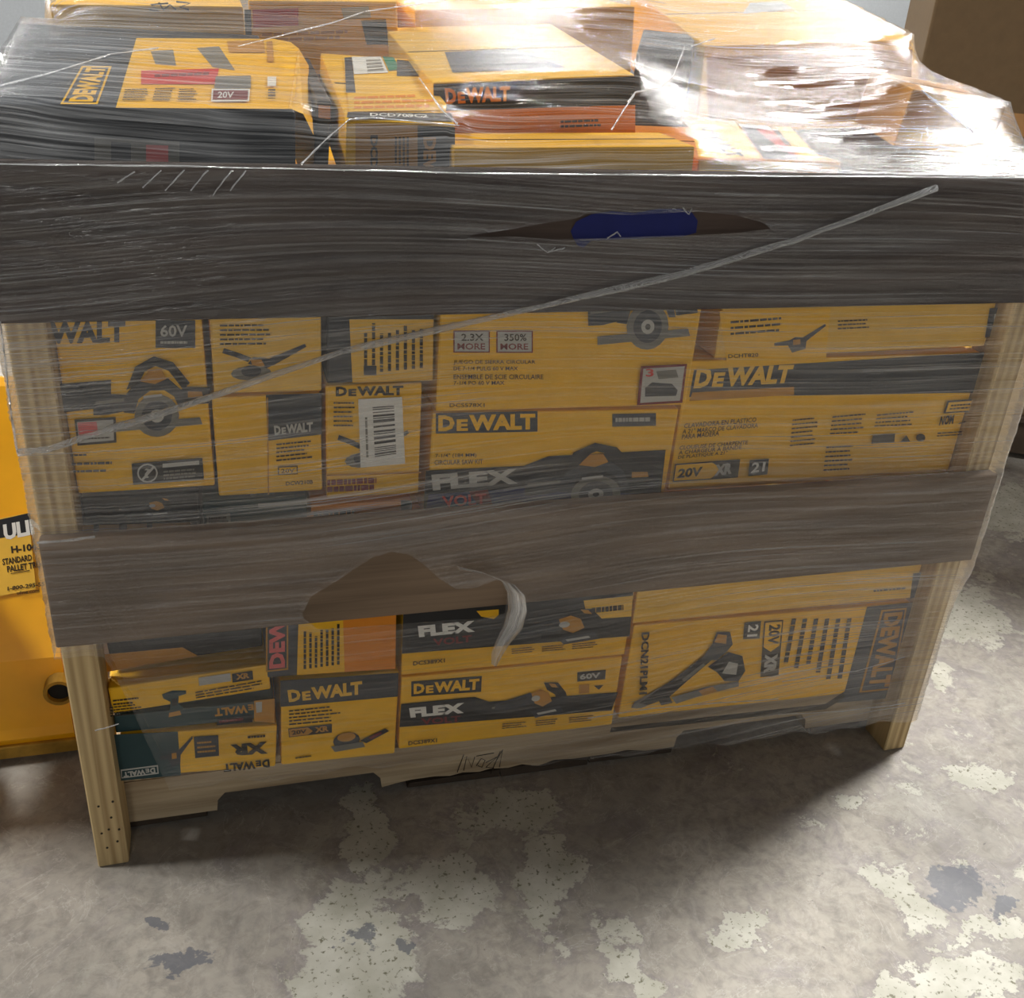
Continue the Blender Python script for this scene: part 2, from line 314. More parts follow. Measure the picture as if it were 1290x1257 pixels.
fl = link('floor', mesh_from('floor', [(-14, -9, 0), (14, -9, 0), (14, 12.1, 0), (-14, 12.1, 0)], [(0, 1, 2, 3)], ['concrete'])); tag(fl, 'worn concrete warehouse floor with flaking white coat and grey stains', kind='structure')
wb = link('wall_back', box_mesh('wall_back', (-14, 12, 0), (14, 12.2, 6), 'wall_paint', 0)); tag(wb, 'pale grey warehouse wall far behind the crate', kind='structure')
# ================================================================== CRATE
W, D = 1.219, 1.016
PD, YS = .057, .058      # post depth, stringer face
crate = empty('pallet_crate', (W/2, D/2, 0)); tag(crate, 'wooden pallet crate with corner posts and wide dark side boards', 'crate')
bpy.context.view_layer.update(); CI = crate.matrix_world.inverted()
def cpart(name, lo, hi, mat, bev=.0015, j=.0006):
    o = part_box(name, lo, hi, mat, None, bev, j); o.parent = crate; o.matrix_parent_inverse = CI; return o
for (x0, x1) in ((0, .038), (W-.038, W)):
    for (y0, y1) in ((0, PD), (D-PD, D)):
        pst = cpart('corner_post', (x0, y0, 0), (x1, y1, .835), 'pine_z', .002)
        if y0 == 0 and x0 == 0:
            bpy.context.view_layer.update(); pinv = pst.matrix_world.inverted(); nail = None
            for (a, b_) in ((124, 1016), (140, 1030), (128, 1050), (148, 1060), (135, 1068), (150, 1045), (142, 1010), (137, 1045)):
                c = onY(a, b_, -.0008)
                if nail is None: nail = mesh_from('nail_head', [(.0016*math.cos(q*math.pi/4), y_, .0016*math.sin(q*math.pi/4)) for y_ in (0, .001) for q in range(8)], [tuple(range(8))[::-1]]+[(q, (q+1) % 8, 8+(q+1) % 8, 8+q) for q in range(8)], ['ink'])
                nh = link('nail_head', nail, pst); nh.location = pinv @ c
BT = .018
zt, b1, t2, b2 = .893, .7431, .5005, .3634
fb1 = cpart('side_board', (0, -BT, b1), (W, 0, zt), 'board_dark_x'); fb1['label'] = 'dark brown upper board with blue paint mark'
fb2 = cpart('side_board', (0, -BT, b2), (W, 0, t2), 'board_mid_x'); fb2['label'] = 'grey brown middle board'
cpart('side_board', (0, D, b1), (W, D+BT, zt), 'board_dark_x'); cpart('side_board', (0, D, b2), (W, D+BT, t2), 'board_mid_x')
for x0 in (.002, W-.017):
    cpart('side_board', (x0, PD, b1), (x0+.015, D-PD, zt), 'board_dark_y'); cpart('side_board', (x0, PD, b2), (x0+.015, D-PD, t2), 'board_mid_y')
# pallet: three notched stringers, top deck, bottom boards
def stringer(y0, y1):
    r = .012; prof = []
    zb, zn, zt_ = .016, .046, .086
    prof += [(.0, zb), (.150, zb)]
    for (a, c) in ((.152, .381), (.838, 1.067)):
        prof += [(a, zb), (a+.002, zn-r), (a+r, zn), (c-r, zn), (c-.002, zn-r), (c, zb)]
        if a < .5:
            x = c+.02
            while x < .82: prof.append((x, zb+random.choice((0, 0, .004, .007)))); x += random.uniform(.012, .035)
    prof += [(W-.0, zb), (W, zt_), (0, zt_)]
    n = len(prof); V = [(x, y0, z) for x, z in prof]+[(x, y1, z) for x, z in prof]
    F = [tuple(range(n)), tuple(range(2*n-1, n-1, -1))]+[(i, i+n, (i+1) % n+n, (i+1) % n) for i in range(n)]
    o = link('stringer', mesh_from('stringer', V, F, ['pine_x'])); o.parent = crate; o.matrix_parent_inverse = CI; return o
st1 = stringer(YS, YS+.038); stringer(D/2-.019, D/2+.019); stringer(D-YS-.038, D-YS)
nb = 9
for i in range(nb):
    x0 = .002+(W-.104)*i/(nb-1); cpart('deck_board', (x0, YS, .0862), (x0+.1, D-YS, .100), 'pine_y')
for x0 in (.0, .42, .56, .70, W-.14):
    cpart('bottom_board', (x0, YS+.004, .0005), (x0+.138, D-YS, .0158), 'dark_wood', .001, .002)
# blue paint mark on the upper board
cur = [(722, 300), (719, 291), (726, 279), (745, 270), (770, 266), (800, 268), (830, 263), (858, 263), (872, 268), (879, 278), (877, 293), (860, 298), (830, 299), (800, 301), (770, 302), (745, 303), (735, 312), (728, 310)]
V = [onY(a, b_, -BT-.0008) for a, b_ in cur]; pm = link('paint_mark', mesh_from('paint_mark', [fb1.matrix_world.inverted() @ v for v in V], [tuple(range(len(V)))], ['blue_paint']))
bpy.context.view_layer.update(); pm.data.transform(fb1.matrix_world.inverted() @ Matrix.Identity(4)) if False else None
pm.parent = fb1; pm['label'] = 'deep blue spray paint mark'
# vertices were stored in world space relative to an unplaced board: rebuild in the board's own frame
bpy.context.view_layer.update(); mi = fb1.matrix_world.inverted()
for v, p_ in zip(pm.data.vertices, V): v.co = mi @ p_
# marker scribble on the stringer
def scribble(name, strokes, Pn, nrm, rad, mat, owner):
    bpy.context.view_layer.update(); inv = owner.matrix_world.inverted(); bm = bmesh.new()
    for s in strokes:
        pts = [inv @ (onP(a, b_, Vector(Pn), Vector(nrm))+Vector(nrm)*.0008) for a, b_ in s]
        me = tube_mesh('x', pts, rad, mat, 5); bm.from_mesh(me); bpy.data.meshes.remove(me)
    me = bpy.data.meshes.new(name); bm.to_mesh(me); bm.free(); me.materials.append(MATS[mat]); return link(name, me, owner)
scribble('marker_writing', [[(576, 972), (584, 950)], [(584, 970), (588, 952), (594, 966), (598, 953)], [(600, 964), (606, 955), (611, 957), (607, 966), (602, 964)], [(612, 960), (626, 953), (612, 966), (622, 967)], [(618, 974), (630, 946)], [(600, 952), (622, 948)], [(626, 956), (633, 944), (629, 966)]], (0, YS, 0), (0, -1, 0), .0006, 'ink', st1)
# ================================================================== CARTONS IN THE UPPER OPENING
CR, CS = None, None
# --- saw carton by the left post
e, f = front('tool_carton', 'large yellow circular saw carton beside the left post, upper opening', [(52, 404), (262, 402), (266, 612), (88, 624)], .03, 'yellow', extra=.07)
f.part('logo'); f.logo(R4(62, 406, 158, 433, -.02), 'charcoal', '', 'WALT')
f.part('voltage_badge'); f.poly(R4(196, 403, 246, 438, 0), 'charcoal'); f.text('60V', R4(202, 409, 236, 424), 'lightgrey'); f.lines(R4(202, 428, 238, 434), 1, 'lightgrey', 3)
f.part('printed_band'); f.poly([(66, 484), (140, 478), (140, 512), (72, 520)], 'charcoal'); f.poly([(225, 490), (264, 487), (264, 505), (228, 512)], 'charcoal')
f.art('tool_picture', [(112, 450), (262, 446), (264, 546), (116, 552)], SAW)
f.part('offer_badge'); f.poly([(94, 527), (146, 524), (147, 556), (98, 560)], 'ink'); f.poly([(97, 530), (143, 527), (144, 553), (100, 557)], 'lightgrey'); f.poly([(98, 531), (122, 530), (124, 546), (100, 548)], 'pink'); f.lines(R4(104, 550, 140, 553, -.06), 1, 'ink', 1)
f.part('caption_text'); f.lines(R4(82, 570, 118, 574, -.03), 1, 'ink', 2); f.lines(R4(82, 580, 145, 586, -.03), 1, 'ink', 3); f.lines(R4(82, 590, 138, 595, -.03), 1, 'ink', 4)
f.part('notice_panel'); f.poly([(166, 582), (255, 575), (257, 602), (168, 609)], 'black')
cx, cy = 186, 594
f.poly([(cx+13*math.cos(a), cy+12*math.sin(a)) for a in np.linspace(0, 6.283, 17)[:-1]], 'lightgrey'); f.poly([(cx+11*math.cos(a), cy+10*math.sin(a)) for a in np.linspace(0, 6.283, 17)[:-1]], 'black'); f.poly([(178, 602), (180, 604), (195, 587), (193, 585)], 'lightgrey'); f.text('?', R4(182, 588, 190, 600), 'lightgrey')
f.poly([(205, 582), (251, 578), (251, 583), (205, 587)], 'lightgrey'); f.lines(R4(206, 590, 252, 603, -.08), 3, 'grey', 5); f.flush()
# --- grinder carton
e, f = front('tool_carton', 'yellow grinder carton with rounded lower corner, above header-band carton', [(265, 404), (406, 402), (406, 494), (266, 496)], .028, 'yellow_pale', extra=.07)
f.part('caption_text'); f.lines(R4(277, 407, 345, 436, -.01), 5, 'ink', 6, .4); f.art('tool_picture', R4(280, 436, 386, 482, -.04), GRINDER); f.flush()
e, f = front('tool_carton', 'yellow carton with dark header band and white lettering, under grinder carton', [(268, 500), (406, 495), (406, 618), (272, 626)], .026, 'yellow')
f.part('header_band'); f.poly([(335, 497), (405, 495), (405, 547), (337, 555)], 'charcoal')
f.part('logo'); f.logo([(345, 536), (394, 531), (394, 543), (346, 548)], 'lightgrey')
f.part('caption_text'); f.lines(R4(348, 557, 394, 582, -.1), 5, 'ink', 8, .4); f.poly(R4(350, 587, 375, 598, -.05), 'ink'); f.poly(R4(351.5, 588.5, 373.5, 596.5, -.05), 'yellow'); f.text('20V', R4(354, 590, 371, 595.5, -.05), 'ink'); f.text('DCW210B', R4(360, 606, 394, 611, -.07), 'ink'); f.poly([(336, 500), (337.5, 500), (339, 622), (337.5, 622)], 'ochre'); f.flush()
# --- narrow cartons
e, f = front('tool_carton', 'small yellow carton printed with sideways text, beside the grinder carton', [(410, 402), (547, 402), (546, 480), (410, 484)], .035, 'charcoal', extra=.07)
f.part('printed_panel'); f.poly([(440, 402), (546, 402), (545, 479), (444, 482)], 'yellow_pale')
f.part('caption_text')
for i in range(8): f.lines([(458+i*10, 470-i), (458+i*10, 404), (463+i*10, 404), (463+i*10, 470-i)], 1, 'ink', 20+i, .8)
f.poly(R4(458, 460, 474, 472), 'charcoal'); f.flush()
e, f = front('tool_carton', 'yellow carton with a white barcode sticker, upper opening', [(409, 486), (531, 482), (530, 622), (410, 628)], .03, 'yellow')
f.part('logo'); f.logo(R4(423, 487, 508, 499, -.02), 'ink')
f.art('tool_picture', R4(425, 545, 515, 592, -.05), GRINDER); f.part('caption_text'); f.lines(R4(420, 504, 450, 538), 6, 'ink', 30, .35); f.lines(R4(412, 603, 474, 620, -.05), 2, 'darkred', 31, .8); f.poly(R4(411, 597, 530, 599, -.03), 'ochre')
f.part('barcode_sticker'); f.poly([(451, 502), (506, 499), (510, 583), (454, 588)], 'white'); f.bars([(469, 512), (496, 510), (499, 573), (472, 577)], 16, 'black', 2); f.lines([(460, 575), (458, 515), (463, 515), (465, 575)], 1, 'grey', 5); f.flush()
# --- two circular saw kit cartons
e, f = front('tool_carton', 'wide yellow saw kit carton with two small info badges', [(553, 402), (886, 398), (862, 512), (548, 518)], .022, 'yellow', extra=.07)
f.part('info_badge')
for x0, t in ((571, '2.3X'), (625, '350%')):
    f.poly(R4(x0, 416, x0+46, 444), 'darkred'); f.poly(R4(x0+1.6, 417.6, x0+44.4, 442.4), 'lightgrey'); f.text(t, R4(x0+10, 420, x0+38, 429), 'ink'); f.text('MORE', R4(x0+5, 432, x0+40, 440), 'darkred')
f.part('caption_text'); f.text('JUEGO DE SIERRA CIRCULAR', R4(571, 453, 674, 459), 'ink', .01); f.text('DE 7-1/4 PULG 60 V MAX', R4(571, 461, 652, 466), 'ink', .01); f.text('ENSEMBLE DE SCIE CIRCULAIRE', R4(571, 471, 684, 477), 'ink', .01); f.text('7-1/4 PO 60 V MAX', R4(571, 479, 635, 484), 'ink', .01); f.text('DCS578X1', R4(566, 507, 610, 512), 'ink', .01)
f.art('tool_picture', [(735, 330), (880, 326), (876, 436), (738, 442)], SAW); f.part('offer_badge'); f.poly([(806, 460), (864, 457), (858, 506), (801, 509)], 'darkred'); f.poly([(809, 463), (861, 460), (855, 503), (805, 506)], 'lightgrey'); f.text('3', R4(812, 463, 822, 473), 'red'); f.poly([(811, 487), (820, 480), (845, 482), (852, 490), (850, 497), (811, 498)], 'charcoal'); f.poly([(825, 466), (850, 464), (853, 474), (828, 476)], 'grey'); f.flush()
e, f = front('tool_carton', 'yellow saw kit carton with blue-black lower band, resting behind the middle board', [(548, 520), (862, 514), (828, 648), (532, 662)], .022, 'yellow')
f.part('logo'); f.poly(R4(549, 520, 677, 546, -.02), 'charcoal'); f.logo(R4(552, 523, 674, 543, -.02), 'yellow'); f.part('voltage_badge'); f.poly(R4(771, 521, 826, 537, -.02), 'charcoal'); f.lines(R4(775, 524, 822, 533, -.02), 1, 'lightgrey', 4)
f.part('caption_text'); f.text('7-1/4" (184 MM)', R4(548, 571, 600, 577, -.02), 'ink', .01); f.text('CIRCULAR SAW KIT', R4(547, 579, 608, 585, -.02), 'ink', .01)
f.part('printed_band'); f.poly([(536, 592), (660, 586), (690, 574), (838, 566), (829, 646), (532, 660)], 'black'); f.poly([(540, 622), (660, 614), (826, 622), (828, 646), (532, 660)], 'blue_print'); f.poly([(590, 618), (614, 616), (622, 640), (606, 642)], 'darkred')
f.part('series_name'); f.text('FLEX', [(543, 597), (652, 589), (652, 608), (545, 617)], 'lightgrey', .05); f.text('VOLT', [(556, 624), (612, 620), (612, 634), (558, 638)], 'red', .03)
f.art('tool_picture', [(655, 562), (826, 552), (822, 640), (658, 648)], SAW); f.flush()
# --- right hand cartons
e, f = front('tool_carton', 'long yellow carton along the top, with a loose panel showing a string tool', [(905, 392), (1272, 378), (1262, 436), (902, 452)], .03, 'yellow_pale', extra=.07)
f.part('printed_panel'); f.poly([(906, 392), (1046, 388), (1040, 452), (916, 462)], 'yellow'); f.part('caption_text'); f.lines(R4(920, 402, 992, 424, -.08), 3, 'ink', 40, .4); f.text('DCHT820', R4(917, 446, 955, 451, -.05), 'ink'); f.lines(R4(1055, 402, 1096, 416, -.05), 3, 'ink', 41, .4)
f.art('tool_picture', R4(975, 414, 1040, 446, -.1), STICK); f.part('end_picture'); f.poly([(1246, 388), (1268, 386), (1262, 422), (1240, 425)], 'charcoal'); f.poly([(1252, 395), (1262, 394), (1258, 410), (1250, 412)], 'lightgrey'); f.flush()
e, f = front('tool_carton', 'long yellow nailer carton with dark upper band, beside the right post in upper opening', [(872, 458), (1266, 440), (1228, 598), (834, 616)], .03, 'yellow')
f.part('printed_band'); f.poly([(874, 466), (1264, 442), (1255, 494), (868, 500)], 'charcoal'); f.poly([(872, 494), (1000, 487), (1000, 497), (868, 505)], 'ochre')
f.part('logo'); f.logo([(878, 463), (1000, 459), (994, 482), (873, 489)], 'yellow_pale')
f.part('caption_text'); f.text('CLAVADORA EN PLASTICO', [(862, 533), (953, 525), (952, 531), (861, 539)], 'ink', .01); f.text('A 21° MARCO DE CLAVADORA', [(860, 540), (955, 532), (954, 538), (859, 546)], 'ink', .01); f.text('PARA MADERA', [(859, 547), (906, 542), (905, 548), (858, 553)], 'ink', .01)
f.text('CLOUEUSE DE CHARPENTE', [(856, 561), (942, 554), (941, 559), (855, 566)], 'ink', .01); f.text('A CHARGEUR A BANDE', [(855, 567), (934, 560), (933, 565), (854, 572)], 'ink', .01); f.text('DE PLASTIQUE A 21°', [(854, 573), (916, 567), (915, 572), (853, 578)], 'ink', .01)
f.lines([(998, 526), (1030, 523), (1026, 560), (994, 563)], 7, 'ink', 42, .35); f.lines([(1048, 522), (1090, 518), (1086, 546), (1044, 548)], 5, 'ink', 43, .35); f.lines([(1104, 520), (1156, 515), (1152, 536), (1100, 538)], 4, 'ink', 44, .35); f.lines([(1040, 560), (1076, 558), (1072, 592), (1036, 594)], 6, 'ink', 45, .35); f.lines([(1180, 543), (1230, 540), (1229, 547), (1179, 550)], 2, 'ink', 46, .4)
f.part('certification_marks'); f.poly([(1192, 504), (1237, 501), (1232, 517), (1187, 520)], 'ink'); f.poly([(1194, 506), (1234, 503), (1230, 515.5), (1190, 518)], 'yellow'); f.lines([(1197, 508), (1230, 505), (1227, 514), (1194, 516)], 2, 'ink', 47, .5); f.text('NOM', [(1184, 523), (1201, 521), (1199, 533), (1181, 535)], 'ink', .04); f.lines([(1206, 531), (1224, 526), (1224, 529), (1206, 534)], 1, 'ink', 48)
f.poly([(1098, 547), (1126, 545), (1125, 556), (1096, 558)], 'ink'); f.poly([(1132, 556), (1145, 555), (1140, 547)], 'ink'); f.poly([(1158+6*math.cos(a), 550+5*math.sin(a)) for a in np.linspace(0, 6.28, 11)[:-1]], 'ink')
f.part('series_badge'); f.poly([(849, 583), (931, 577), (928, 600), (846, 606)], 'ink'); f.poly([(850.5, 584.5), (896, 581), (908, 590), (894, 601), (847.5, 604)], 'yellow'); f.text('20V', [(854, 589), (884, 586), (882, 598), (851, 601)], 'ink', .04); f.text('XR', [(900, 584), (922, 581), (920, 595), (898, 598)], 'lightgrey', .06)
f.part('angle_badge'); f.poly([(943, 578), (967, 576), (965, 596), (941, 598)], 'black'); f.text('21', [(946, 581), (963, 580), (961, 592), (944, 594)], 'white', .03); f.part('edge_print'); f.poly([(1160, 599), (1228, 592), (1227, 598), (1158, 606)], 'black'); f.flush()
# --- wedge between
# --- dark slim cartons just above the middle board
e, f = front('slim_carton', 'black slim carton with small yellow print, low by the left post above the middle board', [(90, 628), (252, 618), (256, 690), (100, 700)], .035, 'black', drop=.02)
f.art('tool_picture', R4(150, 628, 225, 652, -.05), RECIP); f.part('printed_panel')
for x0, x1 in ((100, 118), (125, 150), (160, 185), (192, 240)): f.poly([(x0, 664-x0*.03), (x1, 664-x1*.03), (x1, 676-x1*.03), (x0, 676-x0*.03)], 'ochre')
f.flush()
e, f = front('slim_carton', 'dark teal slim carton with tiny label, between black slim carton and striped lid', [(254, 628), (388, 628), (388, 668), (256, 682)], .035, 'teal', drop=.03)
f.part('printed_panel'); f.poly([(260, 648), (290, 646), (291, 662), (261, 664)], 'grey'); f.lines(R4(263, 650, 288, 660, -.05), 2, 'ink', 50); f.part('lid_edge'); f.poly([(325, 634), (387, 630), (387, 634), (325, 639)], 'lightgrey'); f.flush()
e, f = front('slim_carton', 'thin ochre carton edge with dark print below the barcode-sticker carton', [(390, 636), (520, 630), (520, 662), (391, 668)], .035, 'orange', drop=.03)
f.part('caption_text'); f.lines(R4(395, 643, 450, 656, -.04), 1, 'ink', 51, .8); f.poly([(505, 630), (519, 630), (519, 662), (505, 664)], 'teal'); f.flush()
# ================================================================== CARTONS IN THE LOWER OPENING
e, f = front('tool_carton', 'yellow carton with sideways light trimmer art turned upside down, on the pallet by left post', [(140, 924), (348, 915), (350, 966), (152, 984)], .035, 'yellow')
f.part('printed_band'); f.poly([(141, 925), (224, 921), (228, 976), (152, 983)], 'teal'); f.poly([(152, 969), (199, 963), (200, 974), (153, 980)], 'lightgrey'); f.poly([(153.5, 970.5), (197.5, 965), (198.5, 972.5), (154, 978.5)], 'teal'); f.logo([(196, 973), (156, 978), (155, 972), (195, 966)], 'lightgrey')
f.art('tool_picture', [(200, 932), (243, 926), (244, 962), (202, 968)], STICK)
f.part('series_badge'); f.poly([(244, 927), (275, 925), (276, 951), (246, 954)], 'charcoal'); f.lines([(248, 932), (272, 930), (273, 947), (249, 949)], 3, 'ochre', 52, .4); f.part('series_name'); f.text('XR', [(338, 948), (291, 951), (290, 937), (336, 933)], 'ink', .06); f.part('caption_text'); f.lines([(312, 925), (338, 923), (338, 928), (312, 930)], 1, 'ink', 53)
f.part('logo'); f.logo([(340, 965), (282, 971), (281, 961), (339, 955)], 'ink'); f.flush()
e, f = front('tool_carton', 'dark green slim carton lying upside down, under the tilted string-trimmer carton', [(135, 905), (345, 879), (347, 906), (139, 922)], .04, 'teal')
f.part('logo'); f.logo([(331, 895), (271, 902), (270, 892), (330, 885)], 'ochre'); f.part('printed_panel'); f.poly([(273, 905), (318, 899), (318, 909), (273, 913)], 'black'); f.lines([(276, 906), (315, 901), (315, 907), (276, 911)], 1, 'darkred', 54); f.poly([(320, 882), (346, 879), (346, 910), (320, 908)], 'ochre'); f.poly([(322, 884), (330, 883), (330, 896), (323, 897)], 'lightgrey'); f.flush()
e, f = front('tool_carton', 'yellow string-trimmer carton tilted up on one end, by left post in lower opening', [(130, 868), (338, 836), (342, 869), (136, 900)], .03, 'yellow')
f.art('tool_picture', [(200, 872), (238, 866), (240, 900), (202, 906)], TRIMMER); f.part('caption_text'); f.lines([(142, 880), (175, 876), (176, 886), (143, 889)], 2, 'ink', 55, .4); f.lines([(138, 889), (180, 884), (181, 899), (139, 903)], 4, 'ink', 56, .4); f.lines([(246, 870), (330, 855), (331, 866), (247, 880)], 3, 'ink', 57, .4)
f.part('series_badge'); f.poly([(250, 853), (290, 847), (291, 857), (251, 863)], 'lightgrey'); f.part('series_name'); f.poly([(292, 848), (318, 844), (319, 855), (293, 859)], 'black'); f.text('XR', [(297, 848.5), (314, 846), (314.5, 853), (297.5, 855.5)], 'ochre', .05); f.flush()
e, f = front('tool_carton', 'black carton with white print standing over the tilted trimmer carton', [(126, 818), (330, 787), (330, 815), (130, 845)], .06, 'black', extra=.03)
f.part('printed_panel'); f.poly([(130, 824), (230, 815), (250, 826), (134, 846)], 'ochre'); f.part('caption_text'); f.poly([(132, 856), (146, 853), (147, 864), (133, 867)], 'lightgrey'); f.text('Brill', [(146, 852), (182, 846), (183, 860), (147, 866)], 'lightgrey', .03); f.flush()
e, f = front('tool_carton', 'carton with yellow panel and sideways name on dark edge, just under the middle board', [(332, 784), (500, 766), (499, 843), (335, 852)], .03, 'charcoal', extra=.0)
f.part('printed_panel'); f.poly([(376, 782), (499, 768), (498, 842), (374, 850)], 'yellow'); f.poly([(432, 776), (499, 768), (498, 842), (434, 846)], 'orange')
f.part('logo'); f.poly([(335, 776), (363, 772), (363, 843), (335, 846)], 'ochre'); f.poly([(337, 776), (361, 772), (361, 841), (337, 844)], 'charcoal'); f.text('DEWALT', [(339, 842), (339, 730), (359, 728), (359, 840)], 'pink', .05)
f.part('caption_text')
for i in range(7): f.lines([(382+i*7, 842-i), (382+i*7, 790-i), (386+i*7, 790-i), (386+i*7, 842-i)], 1, 'ink', 60+i, .8)
f.flush()
e, f = front('tool_carton', 'yellow sander carton with dark lettered header, standing on the pallet deck', [(352, 857), (502, 846), (500, 950), (354, 966)], .03, 'yellow')
f.part('header_band'); f.poly([(353, 857), (502, 847), (501, 877), (353, 890)], 'charcoal'); f.part('logo'); f.logo([(362, 869), (456, 857), (456, 874), (364, 884)], 'yellow_pale')
f.part('caption_text'); f.lines([(364, 893), (430, 886), (430, 908), (364, 914)], 5, 'ink', 70, .4); f.part('series_badge'); f.poly([(363, 917), (418, 911), (418, 922), (364, 928)], 'ink'); f.poly([(364, 918), (388, 915.5), (394, 920), (388, 924.5), (365, 927)], 'ochre'); f.text('20V', [(367, 919.5), (386, 917.5), (386, 922.5), (368, 925)], 'ink', .03); f.text('XR', [(396, 915), (414, 913), (414, 920), (397, 922)], 'ochre', .05)
f.art('tool_picture', [(412, 918), (490, 908), (490, 940), (414, 948)], SANDER); f.part('model_text'); f.lines([(372, 952), (394, 949), (394, 952), (372, 955)], 1, 'ink', 71); f.flush()
SL = -.075
e, f = front('tool_carton', 'upper of two yellow saw cartons with black bands, under the torn film flap', [(508, 768), (798, 744), (790, 826), (504, 850)], .025, 'yellow')
f.part('printed_band'); f.poly([(508, 770), (798, 744), (793, 801), (506, 823)], 'black'); f.poly([(735, 756), (797, 750), (795, 776), (740, 780)], 'yellow_pale'); f.lines([(745, 763), (786, 759), (786, 770), (745, 774)], 1, 'ink', 72, .6); f.poly([(600, 769), (628, 767), (628, 774), (622, 779), (606, 776)], 'yellow')
f.part('series_name'); f.text('FLEX', [(526, 788), (598, 781), (598, 795), (528, 802)], 'white', .06); f.text('VOLT', [(545, 804), (594, 799), (594, 808), (546, 813)], 'darkred', .03)
f.art('tool_picture', [(640, 774), (765, 760), (765, 806), (642, 816)], RECIP); f.part('caption_text'); f.text('DCS389X1', [(520, 832), (560, 828), (560, 833), (520, 837)], 'ink', .02)
for k in range(3): f.lines([(644+k*38, 815-k*3), (676+k*38, 812-k*3), (676+k*38, 820-k*3), (644+k*38, 823-k*3)], 3, 'ink', 74+k, .4)
f.flush()
e, f = front('tool_carton', 'lower of two yellow saw cartons with black bands, on the pallet deck', [(504, 851), (791, 828), (766, 912), (502, 946)], .025, 'yellow')
f.part('logo'); f.poly([(518, 858), (607, 851), (606, 871), (518, 877)], 'black'); f.logo([(521, 861), (604, 854), (603, 868), (521, 874)], 'yellow'); f.part('voltage_badge'); f.poly([(727, 846), (763, 843), (762, 855), (727, 858)], 'black'); f.text('60V', [(730, 848.5), (756, 846), (756, 853), (730, 855.5)], 'lightgrey', .04); f.poly([(729, 862), (742, 861), (742, 872), (729, 873)], 'ochre'); f.poly([(748, 863), (760, 862), (754, 868)], 'ink')
f.part('printed_band'); f.poly([(505, 886), (598, 877), (616, 883), (778, 871), (770, 894), (503, 915)], 'black'); f.part('series_name'); f.text('FLEX', [(515, 891), (585, 884), (584, 897), (517, 903)], 'white', .06); f.text('VOLT', [(530, 904), (580, 900), (580, 908), (531, 912)], 'darkred', .03)
f.art('tool_picture', [(618, 868), (718, 852), (718, 898), (620, 908)], RECIP); f.part('caption_text'); f.text('DCS389X1', [(514, 932), (550, 928), (550, 933), (514, 937)], 'ink', .02)
for k in range(3): f.lines([(632+k*42, 909-k*4), (664+k*42, 906-k*4), (664+k*42, 914-k*4), (632+k*42, 917-k*4)], 3, 'ink', 80+k, .4)
f.flush()
e, f = front('tool_carton', 'yellow nailer carton with sideways lettering and dark end, by right post on the pallet', [(800, 788), (1162, 757), (1134, 878), (774, 916)], .03, 'yellow')
f.part('printed_band'); f.poly([(1092, 764), (1162, 757), (1134, 878), (1040, 886), (1064, 870)], 'charcoal'); f.poly([(770, 916), (1040, 886), (1062, 872), (1064, 878), (1040, 893), (768, 922)], 'ink')
f.part('logo'); f.poly([(1110, 768), (1142, 765), (1124, 868), (1082, 872)], 'ochre'); f.poly([(1112, 770), (1139.5, 767.5), (1122, 866), (1085, 870)], 'charcoal'); f.text('DEWALT', [(1137, 770), (1120, 864), (1093, 866), (1114, 772)], 'ochre', .05)
f.part('caption_text')
for k in range(6): f.lines([(1073-k*14, 778), (1060-k*14, 858-k*2), (1053-k*14, 858-k*2), (1066-k*14, 779)], 1, 'ink', 90+k, .8)
f.part('series_badge'); f.poly([(962, 782), (986, 780), (980, 850), (957, 852)], 'ink'); f.poly([(963.5, 783.5), (984.5, 781.5), (981, 812), (970, 820), (961, 814)], 'yellow'); f.text('20V', [(983, 785), (980, 810), (966, 811), (968, 786)], 'ink', .04); f.text('XR', [(979, 822), (976, 846), (961, 847), (963, 823)], 'lightgrey', .06)
f.part('angle_badge'); f.poly([(937, 783), (958, 781), (956, 803), (935, 804)], 'black'); f.text('21', [(955, 785), (953, 800), (940, 801), (942, 786)], 'white', .03)
f.art('tool_picture', [(800, 806), (944, 790), (948, 876), (794, 892)], NAILER); f.part('model_text'); f.text('DCN21PLM1', [(817, 794), (814, 872), (804, 873), (807, 795)], 'ink', .04); f.flush()
e, f = front('tool_carton', 'flat ochre carton lying over the sideways nailer carton, below the middle board', [(800, 742), (1168, 712), (1164, 752), (798, 786)], .03, 'yellow_pale', extra=.01)
f.part('printed_band'); f.poly([(1150, 722), (1166, 720), (1163, 750), (1146, 754)], 'charcoal'); f.lines([(1100, 742), (1146, 738), (1145, 742), (1100, 746)], 1, 'ink', 99); f.flush()
# hidden rear packing
for i in range(3):
    for k in range(2):
        e = carton('rear_carton', 'plain yellow carton packed in the rear half of the crate', Vector((.06+i*.37, .43, .1005+k*.335)), Vector((1, 0, 0)), Vector((0, 1, 0)), Vector((0, 0, 1)), (.355, .5, .332), 'yellow', 'rear cartons')
# ================================================================== CARTONS ON TOP
def top(name, label, pL, pR, Yl, Yr, depth, height, tilt, mat, yawfix=0, roll=0):
    A = onY(pL[0], pL[1], Yl); B = onY(pR[0], pR[1], Yr)
    X = (B-A); wd = X.length; X.normalize()
    h = Vector((-X.y, X.x, 0)).normalized(); h = Matrix.Rotation(yawfix, 3, 'Z') @ h
    Yv = (h*math.cos(tilt)+Vector((0, 0, 1))*math.sin(tilt)); Yv = (Yv-X*Yv.dot(X)).normalized(); Z = X.cross(Yv)
    e = carton(name, label, A-Z*height, X, Yv, Z, (wd, depth, height), mat, 'cartons heaped on top')
    TOPS.append((A, X, Yv, Z, wd, depth))
    return e, Face(e, A, Z), Face(e, A, -Yv)
T = math.radians
